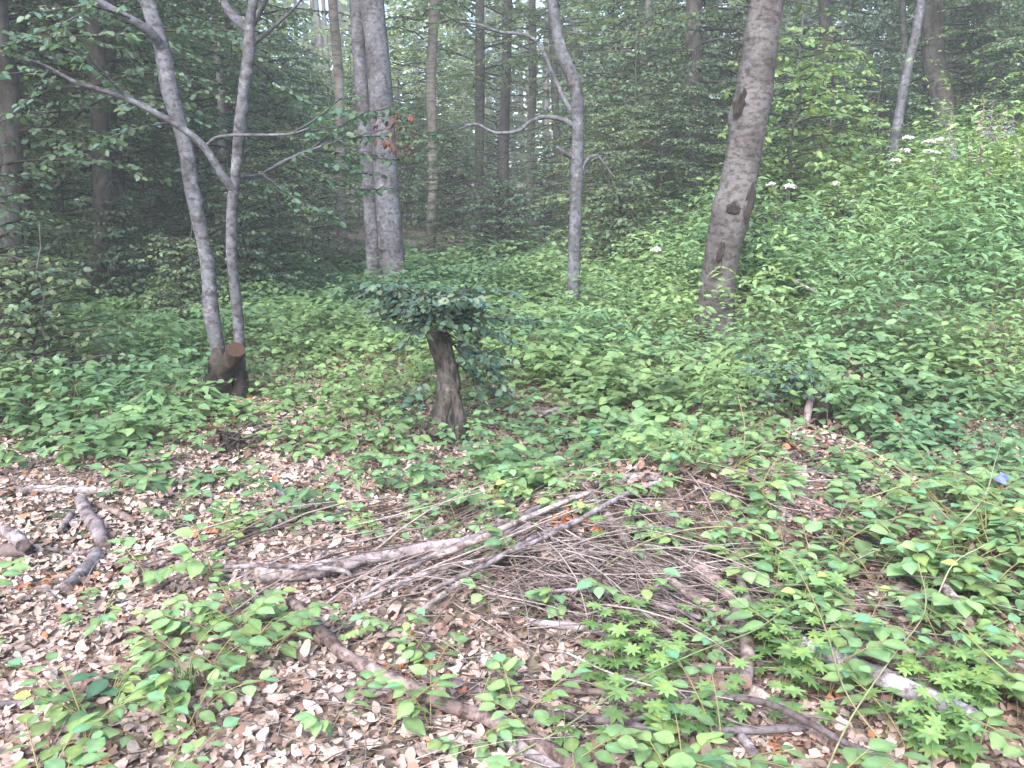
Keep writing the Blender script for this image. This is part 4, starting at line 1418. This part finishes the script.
def put_seedling(p, v, rot, s, px, py, label=None):
    for f, lab, grp in ZL:
        if f(px, py):
            break
    t = thing("seedling", p, label or lab, "seedling", grp, rot)
    t.scale = (s, s, s)
    t.rotation_euler = (rr.uniform(-.12, .12), rr.uniform(-.12, .12), rot)
    link("stem", SV[v][0], t)
    link("foliage", SV[v][1], t)


rg = np.random.default_rng(600)
cand = []
n = 900
yy = 1.95 + (4.35 - 1.95) * rg.random(n) ** .8
xx = rg.uniform(-.66, .66, n) * (yy + .25)
PP = np.stack([xx, yy, height(xx, yy)], 1)
pX, pY = project(PP)
# the stretch of picture a plant covers lies above its foot
kk = (rg.random(n) < np.clip(cover(pX, pY - 25), 0, 1) ** 1.1 * .72)
k_in = 0
BARE = [(235, 535, 365, 610, .9), (285, 600, 440, 720, .45), (420, 690, 620, 790, .3), (725, 540, 765, 720, .7), (770, 615, 985, 745, .45), (600, 690, 800, 760, .5), (55, 490, 150, 620, .8), (560, 630, 730, 720, .75), (745, 600, 860, 790, .5), (870, 690, 1024, 800, .6)]
for p, a, c in zip(PP[kk], pX[kk], pY[kk]):
    if any(x0 < a < x1 and y0 < c < y1 and rg.random() < q for x0, y0, x1, y1, q in BARE):
        continue
    if k_in > 290:
        break
    v = int(rg.choice([0, 1, 2, 3, 4, 5, 7, 8, 9]))
    put_seedling(p, v, rg.uniform(0, 6.28), rg.uniform(.9, 1.3) * (1.15 if a > 720 else 1), a, c)
    k_in += 1
# clumps placed after the photograph
for (px, py, v, s, lab) in [
    (110, 735, 6, 1.2, "seedling with broad dark bluish leaves in the bottom left corner"),
    (135, 690, 6, 1.1, "seedling with a single wide dark leaf on the pale bottom left litter"),
    (75, 630, 8, .7, "yellow green sprawling seedling on the rusty litter at left"),
    (500, 470, 2, 1.0, "bright broad leaved seedling just right of the stump's foot"),
    (470, 450, 5, 1.0, "bright seedling directly in front of the pollarded stump"),
    (560, 470, 8, 1.0, "wide bright seedling over the top edge of the brush heap"),
    (520, 640, 2, .9, "upright pale green seedling in front of the brush heap"),
    (520, 735, 0, 1.1, "pale green seedling with round leaves at the bottom centre edge"),
    (545, 760, 2, 1.0, "seedling cut by the bottom edge beside the log end"),
    (270, 665, 4, 1.1, "many leaved light green seedling over the long reddish branch"),
    (230, 650, 8, 1.1, "spreading light green seedling left of the long reddish branch"),
    (880, 560, 2, 1.2, "seedling with one upright pale leaf in the green at right"),
    (730, 445, 8, 1.3, "tall bright seedling standing left of the low rotten stump"),
    (405, 640, 0, .9, "small seedling on the litter right of the long reddish branch's upper end"),
    (385, 745, 2, 1.1, "low seedling with wide leaves below the red side twig"),
    (330, 735, 8, .9, "sprawling seedling at the bottom edge below the long reddish branch"),
    (430, 735, 0, 1.0, "seedling beside the long reddish branch near the bottom edge"),
    (345, 640, 4, .7, "small leafy seedling against the middle of the long reddish branch"),
    (490, 620, 0, .9, "slender seedling at the left foot of the twig heap")]:
    g = ground(px, py)
    put_seedling(g, v, rg.uniform(0, 6.28), s, px, py, lab)

# woodruff whorls
def woodruff_data(seed, tiers):
    rg = np.random.default_rng(seed)
    lb, sb = Buf(), Buf()
    H = .06 + .035 * tiers
    tip = np.array([rg.normal(0, .01), rg.normal(0, .01), H])
    tube(sb, [(0, 0, -.01), tip * .5, tip], [.0012, .001, .0008], 4, .02, col=(.12, .17, .06))
    for k in range(tiers):
        f = 1 - k * .33
        c = tip * f
        m = 8
        aa = np.arange(m) * 2 * np.pi / m + rg.uniform(0, 1)
        d = np.stack([np.cos(aa), np.sin(aa), np.full(m, .25 - .1 * k)], 1)
        leaves(lb, T_NARROW, np.tile(c, (m, 1)), d, np.tile([0, 0, 1.0], (m, 1)), rg.uniform(.030, .039, m) * (1 - .1 * (k == 0)), tints(rg, m, (.19, .30, .10) if k == 0 else (.12, .22, .08), .08), 1.15)
    return sb.mesh("stem", M_STEM), lb.mesh("leaves", M_SEED)


WD = [woodruff_data(700 + i, 2 + i % 2) for i in range(4)]
wz = [((640, 672), (45, 22), 40, "lime green woodruff star between the twig heap and the dark arching stick", "woodruff before the twig heap"),
      ((670, 745), (60, 18), 18, "woodruff star below the dark arching stick at bottom centre", "woodruff at the bottom centre"),
      ((790, 655), (38, 42), 55, "woodruff star on the left flank of the bluish log", "woodruff left of the bluish log"),
      ((945, 725), (50, 28), 55, "woodruff star at the foot of the bluish log in the lower right corner", "woodruff in the lower right corner"),
      ((655, 575), (25, 14), 7, "small woodruff star on the brush heap", "woodruff on the brush heap")]
for (c, s, n, lab, grp) in wz:
    for k in range(n):
        g = ground(rg.normal(c[0], s[0]), min(790, rg.normal(c[1], s[1])))
        t = thing("woodruff", g, lab, "woodruff", grp, rg.uniform(0, 6.28))
        q = rg.uniform(.9, 1.3)
        t.scale = (q, q, q)
        t.rotation_euler = (rg.normal(.15, .15), rg.normal(0, .15), rg.uniform(0, 6.28))
        v = WD[int(rg.integers(0, 4))]
        link("stem", v[0], t)
        link("leaves", v[1], t)

# long arching bramble canes
def cane(pts, lifts, r, label, col=(.16, .19, .08), leaf=.06, nl=12, seed=0):
    W = np.array([ground(px, py, lf) for (px, py), lf in zip(pts, lifts)])
    base = W[0].copy()
    t = thing("bramble_cane", base, label, "bramble", "long arching bramble canes")
    b = Buf()
    P, _ = tube(b, W - base, np.linspace(r, r * .6, len(W)), 7, .03, .0, seed, col)
    link("stem", b.mesh("stem", M_STEM), t)
    rg = np.random.default_rng(seed)
    lb = Buf()
    if nl:
        for k in range(nl):
            i = int((.12 + .86 * (k + rg.random() * .5) / nl) * (len(P) - 2))
            T_ = nrm(P[i + 1] - P[i])
            sgn = 1 if k % 2 else -1
            an = math.atan2(T_[1], T_[0]) + sgn * rg.uniform(.5, 1.3)
            for j in (-1, 0, 1):
                a2 = an + j * .9
                d = np.array([[math.cos(a2), math.sin(a2), rg.normal(0, .15)]])
                p = P[i] + np.array([math.cos(an), math.sin(an), .1]) * .03
                leaves(lb, T_NEAR, p[None], d, nrm(np.array([[rg.normal(0, .2), rg.normal(0, .2), 1]])), [leaf * rg.uniform(.7, 1.1)], tints(rg, 1, MG, .15))
        link("foliage", lb.mesh("foliage", M_SEED), t)


cane([(505, 760), (560, 730), (620, 690), (690, 655), (755, 630), (800, 602), (850, 600)], [.02, .1, .16, .2, .2, .2, .15], .0032, "long straight green cane rising from the bottom centre to the right", col=(.13, .17, .08), nl=9, seed=801)
cane([(555, 612), (600, 570), (650, 540), (700, 528), (745, 530), (790, 560), (822, 620), (845, 690), (880, 740)], [.03, .1, .15, .2, .22, .22, .2, .15, .1], .004, "pale cane arching over the brush heap and down to the lower right", col=(.2, .18, .10), nl=6, seed=802)
cane([(940, 540), (962, 522), (985, 495), (995, 462), (1005, 430)], [.1, .25, .32, .38, .4], .003, "pale thin cane rising beside the blue scrap", col=(.24, .22, .16), nl=3, seed=803)
cane([(925, 628), (940, 590), (955, 562), (985, 545)], [.05, .2, .28, .3], .003, "whitish cane bent over the dark brown log", col=(.24, .22, .16), nl=3, seed=804)
cane([(820, 785), (850, 720), (890, 660), (925, 610), (918, 560)], [.02, .12, .2, .25, .3], .003, "thin pale cane crossing the bluish log", col=(.2, .21, .12), nl=4, seed=805)
cane([(760, 440), (800, 425), (850, 440), (900, 470), (950, 520)], [.1, .3, .35, .3, .2], .003, "brown cane sagging through the brambles right of the rotten stump", col=(.3, .24, .17), nl=6, seed=806)
cane([(915, 600), (960, 630), (1005, 670), (1040, 690)], [.15, .25, .2, .1], .0032, "green cane reaching to the right edge above the logs", nl=4, seed=807)
cane([(860, 500), (930, 480), (980, 500), (1040, 520)], [.3, .38, .35, .3], .003, "upper green cane running to the right edge below the blue scrap", nl=7, seed=808)
cane([(740, 470), (745, 430), (738, 395)], [.02, .2, .3], .003, "upright brown cane left of the rotten stump", col=(.3, .22, .15), nl=6, seed=809)

# grass tufts
def grass_tuft(px, py, n, H, label, seed):
    g = ground(px, py)
    rg = np.random.default_rng(seed)
    b = Buf()
    for k in range(n):
        a = rg.uniform(0, 2 * np.pi)
        L = H * rg.uniform(.6, 1.1)
        o_ = rg.uniform(.25, .8) * L
        t_ = np.linspace(0, 1, 6)
        c = np.stack([np.cos(a) * o_ * t_ ** 2, np.sin(a) * o_ * t_ ** 2, L * (t_ - .3 * t_ ** 3)], 1) + [rg.normal(0, .015), rg.normal(0, .015), 0]
        wv = np.array([-math.sin(a), math.cos(a), 0]) * .0022
        wd = (1 - t_ ** 2)[:, None]
        V = np.concatenate([c - wv * wd, c + wv * wd])
        Q = [(i, i + 1, 6 + i + 1, 6 + i) for i in range(5)]
        b.add(V, Q=Q, C=tints(rg, 1, (.09, .15, .05))[0])
    tag(link("grass_tuft", b.mesh("grass_tuft", M_LEAF), None, g), label, "grass tuft", "grass tufts")


grass_tuft(185, 700, 45, .2, "tuft of thin grass blades on the bottom left litter", 901)
grass_tuft(210, 690, 25, .16, "smaller grass tuft just right of the bottom left one", 902)
grass_tuft(150, 590, 20, .12, "thin grass tuft among the left litter seedlings", 903)
grass_tuft(950, 745, 40, .16, "fine grass clump in the lower right corner", 904)

# clump of orange withered leaves on the heap
g = ground(570, 520, .05)
t = thing("withered_spray", g, "clump of glossy orange brown withered leaves on the brush heap", "dead leaves")
rg = np.random.default_rng(911)
b = Buf()
cl_ = [at(px, py, g[1] - .02 * k) - g for k, (px, py) in enumerate([(563, 508), (570, 512), (577, 516), (572, 522), (583, 528), (590, 532), (598, 535), (588, 538), (578, 530), (552, 518), (594, 530), (566, 516)])]
P = np.repeat(np.array(cl_), 3, 0) + rg.normal(0, .012, (len(cl_) * 3, 3))
leaves(b, T_LIT[2], P, rg.normal(0, .4, (len(P), 3)) + [.6, -.1, -.7], rg.normal(0, 1, (len(P), 3)), rg.uniform(.045, .075, len(P)), tints(rg, len(P), (.36, .135, .055), .35))
link("dead_leaves", b.mesh("dead_leaves", M_DEAD), t)
b = Buf()
tube(b, [at(545, 505, g[1] + .05) - g, at(575, 518, g[1]) - g, at(605, 540, g[1] - .1) - g], [.003, .003, .002], 5, .03, col=(.3, .22, .18))
link("twig", b.mesh("twig", M_TWIG), t)

# blue scrap in the brambles
g = ground(1002, 478, .33)
b = Buf()
rg = np.random.default_rng(921)
s_ = .022
gx, gz = np.meshgrid(np.linspace(-1, 1, 7), np.linspace(-1, 1, 7))
V = np.stack([gx * s_ * (1 - .2 * gz), .012 * np.sin(gx * 3 + gz * 2) + rg.normal(0, .002, gx.shape), gz * s_ * 1.0 - gx * .01], -1).reshape(-1, 3)
V2 = V + [0, .0015, 0]
Q = [(i * 7 + j, i * 7 + j + 1, (i + 1) * 7 + j + 1, (i + 1) * 7 + j) for i in range(6) for j in range(6)]
b.add(V, Q=Q, C=(.17, .21, .45))
b.add(V2, Q=[q[::-1] for q in Q], C=(.17, .21, .45))
tag(link("plastic_scrap", b.mesh("plastic_scrap", M_PETAL), None, g), "small blue scrap caught in the brambles at the right edge", "litter")

# ------------------------------------------------------------------ flowers of the meadow
def umbel(px, py, Y, r, label, seed):
    top = at(px, py, Y)
    g = np.array([top[0], Y, float(height(top[0], Y))])
    H = max(.3, top[2] - g[2])
    t = thing("umbel_flower", g, label, "flower", "white umbel flowers in the meadow")
    rg = np.random.default_rng(seed)
    b = Buf()
    tube(b, [(0, 0, 0), (.01, 0, H * .5), (0, 0, H - .05)], [.006, .005, .004], 6, .1, col=(.12, .17, .06))
    hb = Buf()
    for k in range(16):
        a = k * 2.4
        q = r * math.sqrt((k + .5) / 16)
        c = np.array([math.cos(a) * q, math.sin(a) * q, H - .12 * q * q / r + rg.normal(0, .003)])
        tube(b, [(0, 0, H - .05), c - [0, 0, .006]], [.0015, .001], 3, .1, col=(.12, .17, .06))
        m = 9
        P = c + rg.normal(0, 1, (m, 3)) * [.016, .016, .006]
        D = rg.normal(0, 1, (m, 3)) * [1, 1, .6]
        leaves(hb, T_FAR, P, D, np.tile([0, -.5, 1.], (m, 1)) + rg.normal(0, .5, (m, 3)), np.full(m, .034), np.tile([.78, .78, .74], (m, 1)))
    link("stem", b.mesh("stem", M_STEM), t)
    link("flower_head", hb.mesh("flower_head", M_PETAL), t)


UM = [(908, 137, .10), (929, 141, .10), (941, 139, .06), (905, 150, .08), (928, 151, .05), (938, 152, .06), (922, 161, .06), (896, 160, .09), (975, 167, .05), (790, 186, .08), (836, 183, .05), (771, 184, .05), (656, 249, .05)]
UL = ["broad white umbel nearest the thin leaning tree's foot", "wide white umbel just right of the broadest one", "small white umbel at the top right of the white flower group", "round white umbel left below the broadest umbel",
      "tiny white umbel in the middle of the white flower group", "small white umbel right below the wide one", "white umbel lowest in the white flower group", "faint whitish umbel left of the lowest one", "lone white umbel below the purple spikes",
      "flat white umbel left in the meadow near the leaning tree", "small white umbel midway between the leaning tree and the flower group", "tiny white umbel close to the big leaning trunk", "lone white umbel left of the big leaning trunk"]
for i, ((px, py, r), lab) in enumerate(zip(UM, UL)):
    umbel(px, py, 14.3 if px > 850 else (13 if px > 700 else 12), r * .75, lab, 950 + i)


def foxglove(px, py, Y, L, colr, label, seed):
    top = at(px, py, Y)
    g = np.array([top[0], Y, float(height(top[0], Y))])
    H = max(.5, top[2] - g[2] + L * .5)
    t = thing("foxglove", g, label, "flower", "purple flower spikes in the meadow")
    rg = np.random.default_rng(seed)
    b = Buf()
    tube(b, [(0, 0, 0), (rg.normal(0, .02), 0, H * .5), (rg.normal(0, .02), 0, H)], [.007, .006, .003], 6, .1, col=(.12, .17, .06))
    link("stem", b.mesh("stem", M_STEM), t)
    hb = Buf()
    m = 20
    for k in range(m):
        u = k / m
        a = k * 2.4
        z = H - L + L * u
        l = .05 * (1 - .6 * u)
        d = np.array([math.cos(a), math.sin(a), -.6])
        p0 = np.array([0, 0, z]) + d * .006
        tube(hb, [p0, p0 + d * l * .5, p0 + d * l * .8], [.004 * (1.2 - u * .7), .009 * (1.1 - u * .7), .011 * (1.1 - u * .8)], 6, .02, col=tints(rg, 1, np.asarray(colr) * .55 + .05, .15)[0])
    link("flower_spike", hb.mesh("flower_spike", M_PETAL), t)


for i, (px, py, L, c, lab) in enumerate([
    (982, 122, .30, (.55, .17, .42), "bright pink flower spike, leftmost of the tall group at the right edge"),
    (990, 124, .34, (.42, .22, .55), "purple flower spike right beside the bright pink one"),
    (996, 133, .26, (.5, .25, .5), "mauve flower spike just below the purple one"),
    (1004, 130, .28, (.42, .28, .45), "dull mauve flower spike right of the tall purple one"),
    (1012, 132, .24, (.33, .25, .55), "bluish flower spike near the right edge"),
    (950, 135, .32, (.42, .33, .42), "pale greyish pink spike between the white umbels and the purple group"),
    (954, 153, .22, (.3, .2, .5), "short violet spike below the greyish pink one"),
    (970, 155, .22, (.45, .3, .42), "faded spike right of the short violet one"),
    (981, 157, .2, (.5, .3, .42), "rosy faded spike below the bright pink one"),
    (934, 180, .28, (.4, .33, .42), "lower faded spike in the middle of the meadow"),
    (989, 175, .22, (.42, .33, .42), "faded spike low beside the lone white umbel"),
    (1018, 152, .24, (.5, .34, .45), "pinkish spike cut near the right edge")]):
    foxglove(px, py - 8, 12.0, L * 1.35, c, lab, 980 + i)

# ------------------------------------------------------------------ haze of the damp air
HAZE = 0.0045
if HAZE > 0:
    b = Buf()
    x0, x1, y0, y1, z0, z1 = -85, 85, -12, 90, -3, 30
    V = [(x, y, z) for x in (x0, x1) for y in (y0, y1) for z in (z0, z1)]
    Q = [(0, 1, 3, 2), (4, 6, 7, 5), (0, 4, 5, 1), (2, 3, 7, 6), (0, 2, 6, 4), (1, 5, 7, 3)]
    b.add(V, Q=Q)
    m, tn, out = new_mat("haze")
    pv = nd(tn, "ShaderNodeVolumePrincipled")
    pv.inputs["Density"].default_value = HAZE
    pv.inputs["Color"].default_value = (.93, .97, 1, 1)
    pv.inputs["Anisotropy"].default_value = .2
    tn.links.new(pv.outputs[0], out.inputs["Volume"])
    o = link("haze", b.mesh("haze", m, False))
    tag(o, "thin pale haze hanging in the wood", "haze", None, "stuff")
